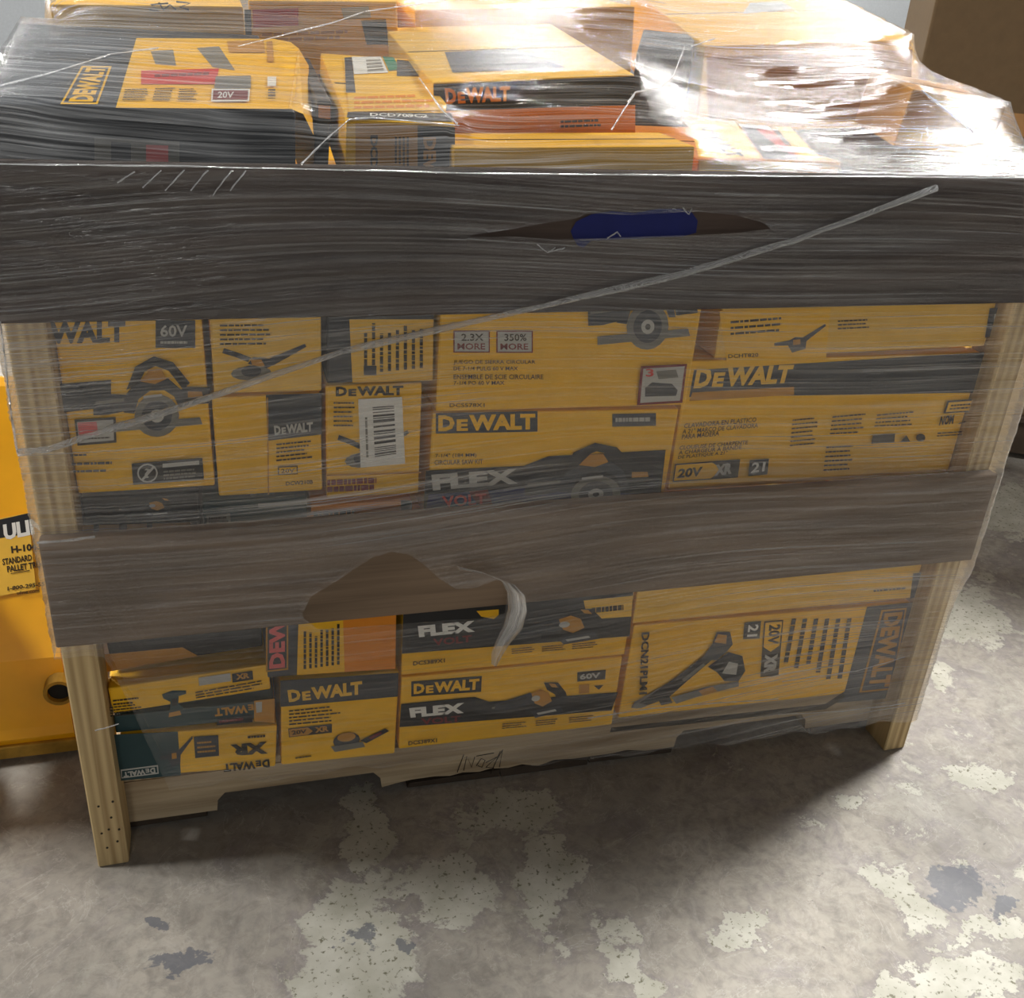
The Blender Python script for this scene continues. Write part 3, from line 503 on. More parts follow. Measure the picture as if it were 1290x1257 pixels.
# flat yellow carton right on the front edge
e, f, g = top('flat_carton', 'flat bright yellow carton lying at the front edge of the heap', (572, 186), (876, 184), .012, .012, .10, .07, 0, 'yellow')
# dark carton top left
e, f, g = top('tool_carton', 'dark blue-grey carton with a big yellow cover sheet, on the heap', (-13, 130.4), (372, 141), .015, .03, .34, .10, T(8), 'charcoal')
f.part('logo'); f.poly([(76, 132), (123, 132), (141, 84), (103, 84)], 'yellow'); f.poly([(80, 130), (121, 130), (137, 86), (105, 86)], 'charcoal'); f.text('DEWALT', [(86, 129), (110, 85), (134, 86), (117, 129)], 'yellow', .05)
f.part('cover_sheet'); f.poly([(146, 137), (367, 138.5), (372, 120), (376, 62), (366, 54), (345, 50), (172, 49)], 'yellow'); f.k += 2
f.poly([(190, 66), (218, 64), (222, 84), (196, 82)], 'grey'); f.poly([(248, 62), (276, 60), (296, 90), (268, 86)], 'grey'); f.poly([(178, 91), (276, 88), (272, 108), (178, 108)], 'red'); f.lines([(195, 94), (268, 91), (266, 98), (195, 101)], 1, 'darkred', 100); f.poly([(286, 54), (332, 52), (334, 68), (289, 68)], 'ochre'); f.poly([(336, 54), (343, 54), (345, 80), (337, 80)], 'ochre')
f.lines([(158, 114), (190, 113), (188, 130), (154, 130)], 5, 'ink', 101, .4); f.lines([(196, 113), (222, 112), (220, 130), (192, 130)], 5, 'ink', 102, .4); f.lines([(226, 114), (250, 113), (249, 130), (224, 130)], 5, 'ink', 103, .4)
f.poly([(272, 99), (316, 98), (316, 114), (270, 114)], 'grey'); f.poly([(267, 115), (315, 115), (314, 131), (266, 131)], 'white'); f.poly([(269, 117), (313, 117), (312, 129), (268, 129)], 'darkred'); f.text('20V', [(275, 119), (295, 119), (294, 127), (274, 127)], 'white', .02); f.poly([(337, 100), (348, 100), (348, 112), (337, 112)], 'white'); f.bars([(338, 116), (347, 116), (347, 130), (338, 130)], 5, 'ink', 9); f.flush()
g.part('faded_label'); g.poly([(119, 173), (226, 178), (226, 212), (119, 206)], 'grey'); g.poly([(140, 178), (165, 180), (165, 204), (140, 202)], 'charcoal'); g.poly([(184, 182), (212, 183), (212, 206), (184, 205)], 'pink'); g.flush()
# loose corner of the cover sheet folding over the right end
A, X, Yv, Z, wd, dp = TOPS[-1]
inv = e.matrix_world.inverted(); a0 = onP(364, 138, A, Z); a1 = onP(376, 62, A, Z)
V = [inv @ (p_+Z*.0016) for p_ in (a0, a1)]+[inv @ p_ for p_ in (a1+X*.012-Z*.018, a0+X*.024-Z*.024, a0+X*.014-Z*.004)]
link('sheet_corner', mesh_from('sheet_corner', V, [(0, 4, 3, 2, 1)], ['yellow']), e)
# small carton with torn top
e, f, g = top('drill_carton', 'narrow scuffed carton with black end and green sticker, set on the heap', (436, 150), (574, 157), .03, .03, .27, .075, T(8.5), 'yellow', yawfix=T(-4))
f.part('barcode_sticker'); f.poly([(443, 72), (480, 72), (489, 92), (446, 94)], 'white'); f.bars([(461, 76), (479, 75), (484, 90), (463, 92)], 8, 'grey', 3); f.poly([(482, 72), (496, 73), (503, 88), (490, 90)], 'green')
f.part('printed_panel'); f.poly([(500, 76), (518, 78), (534, 96), (500, 97)], 'charcoal'); f.poly([(432, 74), (442, 73), (446, 96), (534, 98), (562, 132), (562, 140), (440, 142)], 'yellow_pale'); f.poly([(434, 74), (443, 73), (448, 118), (436, 118)], 'charcoal'); f.lines([(446, 122), (545, 118), (552, 138), (446, 140)], 3, 'orange', 104, .5); f.poly([(438, 143), (568, 144), (572, 154), (437, 150)], 'black'); f.text('DCD709C2', [(466, 144), (538, 146), (540, 150), (466, 148)], 'white', .03); f.flush()
g.part('printed_panel'); g.poly([(448, 155), (526, 158), (526, 220), (448, 220)], 'ochre'); g.poly([(526, 158), (573, 160), (573, 220), (526, 220)], 'black'); g.part('model_text'); g.text('DCD709C2', [(476, 170), (476, 262), (466, 262), (466, 170)], 'ink', .05)
for k in range(4): g.lines([(500+k*5, 172), (500+k*5, 215), (497+k*5, 215), (497+k*5, 172)], 1, 'ink', 110+k, .8)
g.text('DEWALT', [(549, 172), (549, 262), (533, 262), (533, 172)], 'ochre', .05); g.flush()
e, f, g = top('slim_carton', 'added slim charcoal carton filling the gap between the cover-sheet carton and the narrow scuffed one', (399, 126), (418, 128), .10, .10, .28, .12, T(4), 'charcoal')  # carton added so the gap in the heap is filled with a dark front
g.part('printed_panel'); g.poly([(401, 132), (416, 133), (416, 150), (401, 148)], 'ochre'); g.flush()
# big carton with black lettered front
e, f, g = top('tool_carton', 'big carton with black and orange front, lettered, in the middle of the heap', (545, 104), (800, 94), .13, .13, .34, .085, T(6), 'yellow_pale')
g.part('printed_band'); g.poly([(546, 106), (799, 96), (800, 132), (547, 140)], 'black'); g.poly([(547, 140), (800, 132), (800, 176), (547, 180)], 'orange'); g.part('logo'); g.logo([(560, 111), (642, 108), (642, 127), (562, 131)], 'orange'); g.part('caption_text'); g.lines([(706, 150), (760, 148), (760, 160), (706, 162)], 2, 'ink', 120, .5); g.flush()
f.part('printed_panel'); f.poly([(570, 92), (715, 86), (650, 62), (560, 66)], 'charcoal'); f.flush()
# low carton with tilted print
e, f, g = top('flat_carton', 'low carton with slanted pink and black print near the front edge', (880, 200), (1060, 204), .03, .05, .22, .06, T(1.5), 'orange', yawfix=T(0))
f.part('printed_band'); f.poly([(880, 199), (958, 201), (925, 153), (868, 152)], 'yellow'); f.poly([(962, 201), (1008, 202), (968, 160), (930, 156)], 'charcoal'); f.poly([(985, 190), (1000, 196), (975, 166), (952, 163)], 'red'); f.poly([(1012, 202), (1034, 202), (995, 160), (976, 160)], 'yellow'); f.part('logo'); f.text('DEWALT', [(896, 162), (938, 198), (916, 199), (882, 163)], 'ink', .05); f.flush()
g.part('printed_band'); g.poly([(880, 202), (1000, 203), (1000, 216), (880, 215)], 'yellow_pale'); g.flush()
# tall carton right, rear
e, f, g = top('tool_carton', 'tall yellow carton at the crown of the heap, right side', (888, 58), (1150, 50), .36, .33, .40, .12, T(9), 'yellow')
f.part('address_sticker'); f.poly([(935, 18), (1000, 12), (985, 2), (945, 4)], 'lightgrey'); f.flush(); g.part('printed_band'); g.poly([(890, 72), (1149, 62), (1146, 150), (892, 150)], 'ochre'); g.flush()
e, f, g = top('tool_carton', 'charcoal carton wedged between the middle and the crown of the heap', (802, 66), (872, 74), .34, .31, .14, .09, T(10), 'charcoal', yawfix=T(6))
e, f, g = top('tool_carton', 'ochre carton at the right end of the heap', (1150, 112), (1268, 134), .14, .11, .17, .07, T(3), 'ochre')
# rear left
e, f, g = top('tool_carton', 'yellow carton with black pen writing at the rear left of the heap', (62, 5), (306, 8), .43, .43, .34, .09, T(2), 'yellow_pale')
scribble('pen_writing', [[(188, 12), (200, 14), (190, 6), (212, 4)], [(200, 3), (206, 12), (214, 6), (222, 12)], [(222, 2), (240, 4), (226, 9), (238, 12)]], e.matrix_world.translation-(e.matrix_world.col[1].to_3d()*.17), -e.matrix_world.col[1].to_3d(), .0012, 'ink', e)
e, f, g = top('tool_carton', 'carton with an orange-red sticker on the front, behind the narrow scuffed carton', (312, 0), (500, 2), .46, .44, .32, .09, T(2), 'yellow')
g.part('orange_sticker'); g.poly([(318, 12), (376, 10), (376, 32), (319, 35)], 'red'); g.part('printed_panel'); g.poly([(308, 12), (316, 12), (317, 44), (309, 44)], 'black'); g.poly([(430, 10), (464, 8), (468, 22), (434, 25)], 'lightgrey'); g.poly([(455, 26), (486, 24), (490, 56), (462, 56)], 'charcoal'); g.lines([(330, 40), (440, 36), (440, 50), (330, 54)], 2, 'ochre', 121); g.flush()
e, f, g = top('tool_carton', 'yellow carton at the rear of the heap behind the big black-fronted one', (522, 12), (800, 8), .50, .50, .34, .09, T(2), 'yellow')
# ================================================================== STRETCH FILM
def film_mat(name, haze_mul=1.0, sx=1.0, sy=1.0, bumpd=.0016, gloss=1.2):
    m = bpy.data.materials.new(name); m.use_nodes = True; MATS[name] = m
    nt = m.node_tree; N = nt.nodes; L = nt.links; N.clear()
    out = N.new('ShaderNodeOutputMaterial'); uv = N.new('ShaderNodeUVMap'); uv.uv_map = 'wrap'
    at = N.new('ShaderNodeAttribute'); at.attribute_name = 'film_weight'
    def noise(scale, det, vx, vy, dist=0, rough=.6):
        mp = N.new('ShaderNodeMapping'); mp.inputs['Scale'].default_value = (vx, vy, 1); L.new(uv.outputs[0], mp.inputs['Vector'])
        n = N.new('ShaderNodeTexNoise'); n.inputs['Scale'].default_value = scale; n.inputs['Detail'].default_value = det; n.inputs['Distortion'].default_value = dist; n.inputs['Roughness'].default_value = rough
        L.new(mp.outputs[0], n.inputs['Vector']); return n.outputs['Fac']
    def mth(op, a, b, clamp=False):
        x = N.new('ShaderNodeMath'); x.operation = op; x.use_clamp = clamp
        for i, v in ((0, a), (1, b)):
            if isinstance(v, (int, float)): x.inputs[i].default_value = v
            else: L.new(v, x.inputs[i])
        return x.outputs[0]
    def rng_(v, a, b, c, d):
        r = N.new('ShaderNodeMapRange'); r.inputs[1].default_value = a; r.inputs[2].default_value = b; r.inputs[3].default_value = c; r.inputs[4].default_value = d; L.new(v, r.inputs[0]); return r.outputs[0]
    fine = noise(1, 4, 1.6*sx, 380*sy, .2, .65); mid = noise(1, 4, 2.2*sx, 80*sy, .5); big = noise(1, 3, 3.5, 6, .8)
    streak = mth('MULTIPLY', rng_(fine, .42, .68, .2, 2.3), rng_(mid, .35, .65, .5, 1.4)); streak = mth('MULTIPLY', streak, rng_(big, .3, .7, .6, 1.35))
    haze = mth('MULTIPLY', mth('MULTIPLY', at.outputs['Fac'], haze_mul), streak, True); haze = mth('MINIMUM', haze, .8)
    bh = mth('ADD', mth('MULTIPLY', fine, .6), mth('MULTIPLY', mid, 1.0)); bp = N.new('ShaderNodeBump'); bp.inputs['Strength'].default_value = 1; bp.inputs['Distance'].default_value = bumpd; L.new(bh, bp.inputs['Height'])
    tr = N.new('ShaderNodeBsdfTransparent'); tr.inputs[0].default_value = (.97, .97, .97, 1)
    df = N.new('ShaderNodeBsdfDiffuse'); df.inputs[0].default_value = (.84, .86, .88, 1); tl = N.new('ShaderNodeBsdfTranslucent'); tl.inputs[0].default_value = (.84, .86, .88, 1)
    dm = N.new('ShaderNodeMixShader'); dm.inputs[0].default_value = .35; L.new(df.outputs[0], dm.inputs[1]); L.new(tl.outputs[0], dm.inputs[2])
    gl = N.new('ShaderNodeBsdfGlossy'); gl.inputs['Roughness'].default_value = .13; gl.inputs[0].default_value = (1, 1, 1, 1); L.new(bp.outputs[0], gl.inputs['Normal'])
    m1 = N.new('ShaderNodeMixShader'); L.new(haze, m1.inputs[0]); L.new(tr.outputs[0], m1.inputs[1]); L.new(dm.outputs[0], m1.inputs[2])
    fr = N.new('ShaderNodeFresnel'); fr.inputs[0].default_value = 1.42; L.new(bp.outputs[0], fr.inputs['Normal'])
    m2 = N.new('ShaderNodeMixShader'); L.new(mth('MINIMUM', mth('MULTIPLY', fr.outputs[0], gloss), .6), m2.inputs[0]); L.new(m1.outputs[0], m2.inputs[1]); L.new(gl.outputs[0], m2.inputs[2])
    L.new(m2.outputs[0], out.inputs['Surface']); return m
film_mat('film_side'); film_mat('film_top', 1.0, 1.6, .8, .0017, .8); film_mat('film_rope', 1.0, 1, 1)
wrap = empty('stretch_wrap', (W/2, D/2, .08)); tag(wrap, 'clear stretch wrap wound round the crate and over its heap, torn in two places', 'stretch wrap')
bpy.context.view_layer.update(); WI = wrap.matrix_world.inverted()
def film_obj(name, V, F, UV, dens, mat):
    me = bpy.data.meshes.new(name); me.from_pydata([tuple(WI @ Vector(v)) for v in V], [], F); me.materials.append(MATS[mat])
    ul = me.uv_layers.new(name='wrap'); li = np.empty(len(me.loops), int); me.loops.foreach_get('vertex_index', li)
    ul.data.foreach_set('uv', np.asarray(UV, float)[li].ravel())
    a = me.attributes.new('film_weight', 'FLOAT', 'POINT'); a.data.foreach_set('value', np.asarray(dens, float))
    me.polygons.foreach_set('use_smooth', [True]*len(me.polygons)); me.update()
    return link(name, me, wrap)
def inside(pts, poly):
    x, y = pts[:, 0], pts[:, 1]; r = np.zeros(len(pts), bool); j = len(poly)-1
    for i in range(len(poly)):
        xi, yi = poly[i]; xj, yj = poly[j]
        c = ((yi > y) != (yj > y)) & (x < (xj-xi)*(y-yi)/(yj-yi+1e-12)+xi); r ^= c; j = i
    return r
OFF = .0035; X0, X1, Y0, Y1 = -OFF, W+OFF, -BT-OFF, D+BT+OFF
# loop round the crate: u along the path
us = []; path = []
nx = 260
for i in range(nx+1): path.append((X0+(X1-X0)*i/nx, Y0))
for i in range(1, 41): path.append((X1, Y0+(Y1-Y0)*i/40))
for i in range(1, 49): path.append((X1-(X1-X0)*i/48, Y1))
for i in range(1, 41): path.append((X0, Y1-(Y1-Y0)*i/40))
path = np.array(path); u = np.concatenate([[0], np.cumsum(np.linalg.norm(np.diff(path, axis=0), axis=1))])
tz = np.linspace(0, 1, 200); zs = tz
def smooth_noise(shape, fx, fy, seed):
    r = np.random.default_rng(seed); out = np.zeros(shape)
    yy, xx = np.mgrid[0:1:shape[0]*1j, 0:1:shape[1]*1j]
    for _ in range(14):
        a, b = r.normal(0, fx), r.normal(0, fy); out += np.sin(2*np.pi*(a*xx+b*yy)+r.uniform(0, 6.3))
    return out/14**.5
nz, nu = len(zs), len(path)
wr = smooth_noise((nz, nu), 6, 40, 1)*.0009+smooth_noise((nz, nu), 3, 14, 2)*.0008
nrm = np.zeros((nu, 2)); nrm[:nx+1] = (0, -1); nrm[nx+1:nx+41] = (1, 0); nrm[nx+41:nx+89] = (0, 1); nrm[nx+89:] = (-1, 0)
rope_px = [(-20, 574), (22, 570), (60, 566), (130, 543), (200, 522), (430, 443), (640, 395), (860, 345), (1000, 303), (1180, 237), (1300, 190)]
rope = np.array([onY(a, b, Y0).to_tuple() for a, b in rope_px])
rope_z = np.interp(np.clip(path[:, 0], rope[0, 0], rope[-1, 0]), rope[:, 0], rope[:, 2])
low = np.interp(path[:, 0], [-.03, .05, .10, .40, .50, .62, W+.03], [.352, .345, .118, .112, .10, .075, .06]); low[nx+1:] = .05; low[nx+89:] = .35
low = low+.006*np.sin(u*23)*np.sin(u*61)
PZ = low[None, :]+(.8965-low[None, :])*tz[:, None]
tuck = np.clip((b2-.01-PZ)/.09, 0, 1)*(BT-.001)
PX = path[None, :, 0]+nrm[None, :, 0]*wr; PY = path[None, :, 1]+nrm[None, :, 1]*(wr-tuck)
PY = np.where((path[None, :, 1] < 0), PY+np.where(np.abs(nrm[None, :, 1]) < .5, tuck, 0), PY); PY = np.where((path[None, :, 1] > D), PY-np.where(np.abs(nrm[None, :, 1]) < .5, tuck, 0), PY)
dens = np.where(PZ > rope_z[None, :], .23, .15)
dens = np.where(PZ > b1, .125, dens); dens = np.where((PZ < t2) & (PZ > b2), .115, dens); dens = np.where(PZ < .36, .07+.10*np.clip((PX-.45)/.4, 0, 1), dens)
V = np.stack([PX, PY, PZ], -1).reshape(-1, 3); UV = np.stack([np.repeat(u[None], nz, 0), PZ+.0*PX], -1).reshape(-1, 2)
# wrap direction rises and falls a little, so the streaks fan
UV[:, 1] += .016*np.sin(UV[:, 0]*3.1+UV[:, 1]*4)+.006*np.sin(UV[:, 0]*8+UV[:, 1]*9+1)
keep = np.ones((nz-1, nu-1), bool); cz = (PZ[:-1, :-1]+PZ[1:, 1:])/2; cxm = (path[:-1]+path[1:])/2
front_col = np.arange(nu-1) < nx
tear1 = [(578, 298), (640, 289), (690, 280), (722, 276), (740, 268), (790, 270), (850, 267), (880, 266), (925, 270), (960, 280), (970, 288), (925, 293), (860, 296), (760, 300), (700, 301), (650, 298)]
tear2 = [(380, 775), (392, 750), (430, 728), (470, 702), (492, 694), (515, 698), (535, 712), (555, 730), (575, 742), (600, 740), (625, 730), (640, 732), (636, 772), (610, 778), (500, 786), (400, 792)]
grid_pts = np.stack([np.repeat(cxm[None, :, 0], nz-1, 0), cz], -1).reshape(-1, 2)
for tr_ in (tear1, tear2):
    pl = [(p_.x, p_.z) for p_ in (onY(a, b, Y0) for a, b in tr_)]
    cut = inside(grid_pts, pl).reshape(nz-1, nu-1) & front_col[None, :]; keep &= ~cut
    vc = np.zeros((nz, nu), int)
    for a_ in (0, 1):
        for b_ in (0, 1): vc[a_:nz-1+a_, b_:nu-1+b_] += cut
    for i, j in zip(*np.where((vc > 0) & (vc < 4))):      # pull the ragged rim onto the tear line
        p_ = np.array(V[i*nu+j][[0, 2]]); best = None
        for k in range(len(pl)):
            a_, c_ = np.array(pl[k-1]), np.array(pl[k]); t_ = np.clip(np.dot(p_-a_, c_-a_)/np.dot(c_-a_, c_-a_), 0, 1); q_ = a_+(c_-a_)*t_
            if best is None or np.linalg.norm(q_-p_) < np.linalg.norm(best-p_): best = q_
        V[i*nu+j][0], V[i*nu+j][2] = best; V[i*nu+j][1] -= .0012
F = [(i*nu+j, i*nu+j+1, (i+1)*nu+j+1, (i+1)*nu+j) for i in range(nz-1) for j in range(nu-1) if keep[i, j]]
film_obj('side_film', V, F, UV, dens.reshape(-1), 'film_side')
# film over the heap: a membrane resting on the carton tops
gx, gy = 190, 130
xs = np.linspace(X0, X1, gx); ys = np.linspace(Y0, Y1, gy); GX, GY = np.meshgrid(xs, ys)
obs = np.full((gy, gx), -1.)
for A, X, Yv, Z, wd, dp in TOPS:
    zz = A.z-((GX-A.x)*Z.x+(GY-A.y)*Z.y)/Z.z
    du = (GX-A.x)*X.x+(GY-A.y)*X.y+(zz-A.z)*X.z; dv = (GX-A.x)*Yv.x+(GY-A.y)*Yv.y+(zz-A.z)*Yv.z
    ins = (du > -.006) & (du < wd+.006) & (dv > -.006) & (dv < dp+.006)
    obs = np.where(ins, np.maximum(obs, zz+.006), obs)
ztop = .8965
obs = np.maximum(obs, ztop-.02)
H = np.maximum(obs, ztop)
bd = np.zeros((gy, gx), bool); bd[0] = bd[-1] = True; bd[:, 0] = bd[:, -1] = True
# film passes over the front cartons that stand at the edge
H[bd] = ztop
for it in range(1500):
    A_ = H.copy(); A_[1:-1, 1:-1] = .25*(H[:-2, 1:-1]+H[2:, 1:-1]+H[1:-1, :-2]+H[1:-1, 2:]); A_[bd] = ztop
    H = np.maximum(A_, obs); H[bd] = ztop
free = np.clip((H-obs)/.03, 0, 1)
H2 = H+(smooth_noise((gy, gx), 5, 22, 5)*.0009+np.abs(smooth_noise((gy, gx), 4, 14, 6))*.0010)*(.4+free); H2[bd] = ztop
V = np.stack([GX, GY, H2], -1).reshape(-1, 3)
ang = .18*np.sin(GX*3+1)+.1*np.sin(GY*5)
ARC = np.concatenate([np.zeros((1, gx)), np.cumsum(np.sqrt(np.diff(GY, axis=0)**2+np.diff(H, axis=0)**2), 0)], 0)
UVt = np.stack([GX+.1*GY, ARC+(GX-.6)*.10*np.clip(ARC*4, 0, 1)+.012*np.sin(GX*6)], -1).reshape(-1, 2)
d2 = .13+.10*np.clip((GX-.65)/.5, 0, 1)+.10*np.clip((.25-GX)/.25, 0, 1)
F = [(i*gx+j, i*gx+j+1, (i+1)*gx+j+1, (i+1)*gx+j) for i in range(gy-1) for j in range(gx-1)]
ft = film_obj('top_film', V, F, UVt, d2.reshape(-1), 'film_top')
bvt = BVHTree.FromPolygons([Vector(v) for v in V], F)
def on_film(a, b):
    h = bvt.ray_cast(CAM, ray(a, b).normalized()); return h[0] if h[0] else onZ(a, b, .9)
def strand(pts, rad, dn=.55):
    me = tube_mesh('strand', [WI @ p_ for p_ in pts], rad, 'film_rope', 6)
    ul = me.uv_layers.new(name='wrap'); n = len(me.loops); ul.data.foreach_set('uv', np.random.default_rng(len(pts)).random(2*n)*.02)
    a = me.attributes.new('film_weight', 'FLOAT', 'POINT'); a.data.foreach_set('value', np.full(len(me.vertices), dn)); return link('strand', me, wrap)
def dense(pl, n=5):
    out = []
    for (a, b), (c, d) in zip(pl[:-1], pl[1:]): out += [(a+(c-a)*i/n, b+(d-b)*i/n) for i in range(n)]
    return out+[pl[-1]]
def front_strand(pl, rad, dn=.5, wob=.5):
    q = dense(pl); strand([onY(a+random.uniform(-wob, wob), b+random.uniform(-wob, wob), Y0-.003) for a, b in q], [rad*random.uniform(.75, 1.25) for _ in q], dn)
front_strand(rope_px[1:-1], .0036, .40)
front_strand([(22, 570), (14, 520), (6, 450), (0, 405)], .0012, .5)
front_strand([(-30, 206), (200, 209), (400, 213), (640, 219), (900, 221), (1100, 222), (1320, 224)], .0008, .6)
front_strand([(46, 684), (90, 680), (120, 676)], .0016, .5)
for pl in ([(148, 230), (170, 216)], [(180, 236), (203, 215)], [(208, 240), (232, 214)], [(240, 240), (262, 214)], [(268, 246), (292, 214)], [(290, 240), (310, 215)], [(120, 920), (150, 912)], [(985, 858), (1080, 845), (1140, 828)], [(980, 900), (1060, 896), (1140, 886)], [(740, 905), (820, 892), (980, 880)], [(700, 312), (690, 318), (676, 308)], [(690, 318), (712, 312)], [(860, 262), (868, 270), (872, 262)], [(765, 300), (778, 292), (782, 298)]):
    front_strand(pl, .0007, .6)
for pl in ([(380, 208), (410, 178), (440, 152), (470, 150), (560, 158), (578, 160)], [(528, 100), (556, 140), (576, 158)], [(460, 16), (560, 2)], [(300, 60), (420, 30), (460, 16)], [(790, 130), (800, 118), (830, 112), (848, 96), (862, 60)], [(770, 165), (785, 140), (798, 122)], [(1160, 115), (1225, 168)], [(900, 50), (870, 60)], [(0, 110), (60, 95), (140, 70), (200, 62)]):
    q = dense(pl, 6); strand([on_film(a, b)+Vector((0, -.001, .0015)) for a, b in q], [.0008*random.uniform(.6, 1.4) for _ in q], .6)
# hanging torn flap under the second tear
cl = [(578, 715), (610, 722), (640, 734), (650, 748), (652, 768), (646, 790), (634, 808), (626, 824), (622, 838)]; wd_ = [2, 4, 8, 11, 12, 12, 9, 7, 3]
V = []; UVf = []; F = []; ncol = 6
for i, ((a, b), ww) in enumerate(zip(cl, wd_)):
    for k in range(ncol):
        s = k/(ncol-1)-.5; p_ = onY(a+s*2*ww, b+s*4, Y0-.004-.010*math.cos(s*3.1)-.003*math.sin(k*2.3+i)); V.append(p_); UVf.append((i*.02, k*.02))
for i in range(len(cl)-1):
    for k in range(ncol-1): q = i*ncol+k; F.append((q, q+1, q+ncol+1, q+ncol))
film_obj('torn_flap', V, F, UVf, [.5]*len(V), 'film_rope')
# ================================================================== PALLET TRUCK (left)
tk = empty('pallet_truck', (-.33, .27, 0)); tag(tk, 'yellow hand pallet truck with printed decal, standing beside the crate', 'pallet truck')
bpy.context.view_layer.update(); TI = tk.matrix_world.inverted()
def tpart(name, me): o = link(name, me, tk); o.matrix_parent_inverse = TI; return o
xr, xl = -.046, -.60
prof = [(.232, .028), (.226, .045), (.230, .060), (.250, .165), (.334, .30), (.456, .50), (.470, .508)]
V = []; F = []
for y, z in prof: V += [(xl, y, z), (xr-(z-.03)*.04, y, z)]
n = len(V)
V += [(a, b+.006, c) for a, b, c in V]
for i in range(len(prof)-1): F += [(2*i, 2*i+1, 2*i+3, 2*i+2), (n+2*i+2, n+2*i+3, n+2*i+1, n+2*i)]
F += [(0, n, n+1, 1), (n-2, n-1, 2*n-1, 2*n-2)]
for i in range(len(prof)-1): F += [(2*i+1, n+2*i+1, n+2*i+3, 2*i+3), (2*i+2, n+2*i+2, n+2*i, 2*i)]
tpart('frame_plate', mesh_from('frame_plate', V, F, ['truck_yellow']))
me = box_mesh('worn_lip', (xl, .224, .012), (xr+.004, .262, .034), 'worn_paint', .003, 2); tpart('worn_lip', me)
# tube end
c = onY(66, 868, .235); ring = []
V = []; F = []; S = 20
for (r, y) in ((.021, c.y-.012), (.021, c.y+.02), (.016, c.y-.012), (.016, c.y+.02)):
    V += [(c.x+.01+r*math.cos(2*math.pi*k/S), y, c.z+r*math.sin(2*math.pi*k/S)) for k in range(S)]
for k in range(S):
    k2 = (k+1) % S; F += [(k, k2, S+k2, S+k), (2*S+k2, 2*S+k, 3*S+k, 3*S+k2), (k2, k, 2*S+k, 2*S+k2)]
F.append(tuple(range(3*S, 4*S)))
tpart('link_tube', mesh_from('link_tube', V, F, ['worn_paint']))
me = mesh_from('tube_bore_shade', [(c.x+.01+.0158*math.cos(2*math.pi*k/S), c.y-.004, c.z+.0158*math.sin(2*math.pi*k/S)) for k in range(S)], [tuple(range(S))], ['rubber']); tpart('tube_bore_shade', me)  # dark disc paints the shade inside the tube mouth
for x0 in (xl+.02, xr-.18):
    tpart('fork', box_mesh('fork', (x0, .26, .05), (x0+.16, 1.40, .085), 'truck_yellow', .006, 2))
    tpart('load_roller', tube_mesh('load_roller', [(x0+.03, 1.30, .0375), (x0+.13, 1.30, .0375)], .037, 'rubber', 16))
xm = (xl+xr)/2
tpart('pump_cylinder', tube_mesh('pump_cylinder', [(xm, .15, .13), (xm, .15, .48)], .04, 'truck_yellow', 16))
tpart('pump_bracket', box_mesh('pump_bracket', (xm-.05, .13, .40), (xm+.05, .41, .45), 'truck_yellow', .004))
for s in (-1, 1): tpart('steer_wheel', tube_mesh('steer_wheel', [(xm+s*.035, .15, .09), (xm+s*.085, .15, .09)], .089, 'rubber', 24))
tpart('axle', tube_mesh('axle', [(xm-.09, .15, .09), (xm+.09, .15, .09)], .012, 'steel', 10)); tpart('axle_block', box_mesh('axle_block', (xm-.03, .12, .07), (xm+.03, .18, .14), 'steel', .004))
tpart('handle_shaft', tube_mesh('handle_shaft', [(xm, .13, .40), (xm-.04, .02, 1.05)], .016, 'rubber', 12))
tpart('handle_grip', tube_mesh('handle_grip', [(xm-.04, .02, 1.05), (xm-.12, .01, 1.10), (xm-.11, -.01, 1.22), (xm+.03, -.01, 1.22), (xm+.04, .01, 1.10), (xm-.04, .02, 1.05)], .014, 'rubber', 10))
bpy.context.view_layer.update()
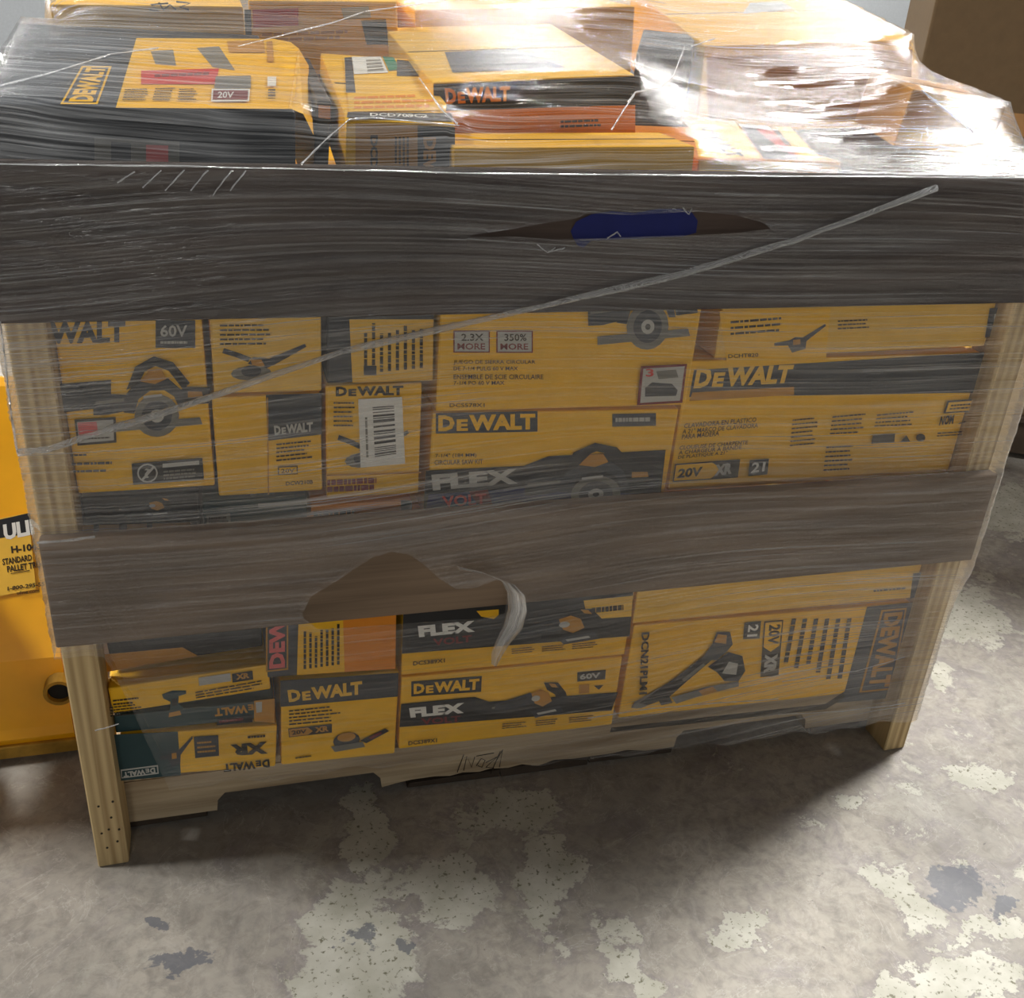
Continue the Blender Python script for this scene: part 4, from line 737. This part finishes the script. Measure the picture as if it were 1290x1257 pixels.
pa, pb = Vector((0, .250, .165)), Vector((0, .456, .50)); nn = Vector((1, 0, 0)).cross(pb-pa).normalized()
if nn.y > 0: nn = -nn
pa = pa+Vector((0, 0, 0))
f = Face(tk, Vector((0, .250, .165)), nn); f.k = 12
f.part('decal'); f.poly([(-60, 664), (36, 646), (46, 742), (-60, 762)], 'yellow_pale'); f.poly([(-60, 668), (38, 646), (43, 671), (-60, 688)], 'black'); f.text('ULINE', [(4, 661), (66, 649), (69, 668), (6, 681)], 'white', .05)
f.text('H-1043', [(14, 688), (52, 683), (53, 692), (15, 697)], 'ink', .04); f.text('STANDARD', [(3, 704), (40, 698), (41, 706), (4, 712)], 'ink', .03); f.text('PALLET TRUCK', [(9, 713), (62, 705), (63, 713), (10, 721)], 'ink', .03)
f.poly([(14, 722), (38, 718), (38, 719), (14, 723)], 'ink'); f.text('1-800-295-5510', [(10, 739), (66, 731), (66, 737), (10, 744)], 'ink', .03); f.text('uline.com', [(22, 745), (50, 741), (50, 746), (22, 749)], 'ink', .02); f.flush()
# ================================================================== STACK BEHIND, RIGHT
RZ = Matrix.Rotation(math.radians(-30), 3, 'Z')
pl = empty('pallet', (1.816, 1.199, 0), RZ); tag(pl, 'dark weathered pallet under the tall brown carton', 'pallet')
def ppart(n, lo, hi): part_box(n, lo, hi, 'dark_wood', pl)
for y in (.0, .40, .80): ppart('stringer', (0, y, .016), (1.22, y+.04, .105))
for i in range(7): ppart('deck_board', (i*.1875, -.01, .1055), (.09+i*.1875, .85, .122))
for x in (0, .56, 1.12): ppart('bottom_board', (x, -.01, .0005), (x+.1, .85, .0155))
sc = empty('shipping_carton', (1.816, 1.199, .1225), RZ); tag(sc, 'tall brown cardboard carton standing on a dark pallet behind the crate', 'carton')
link('carton_body', box_mesh('carton_body', (0, 0, 0), (1.2, .72, 1.43), 'brown_carton', .006, 2), sc)
link('packing_tape', box_mesh('packing_tape', (.001, -.0006, .68), (1.199, .0005, .73), 'kraft', 0), sc)
# tidy helper keys
for o in bpy.data.objects:
    if '_top' in o: del o['_top']
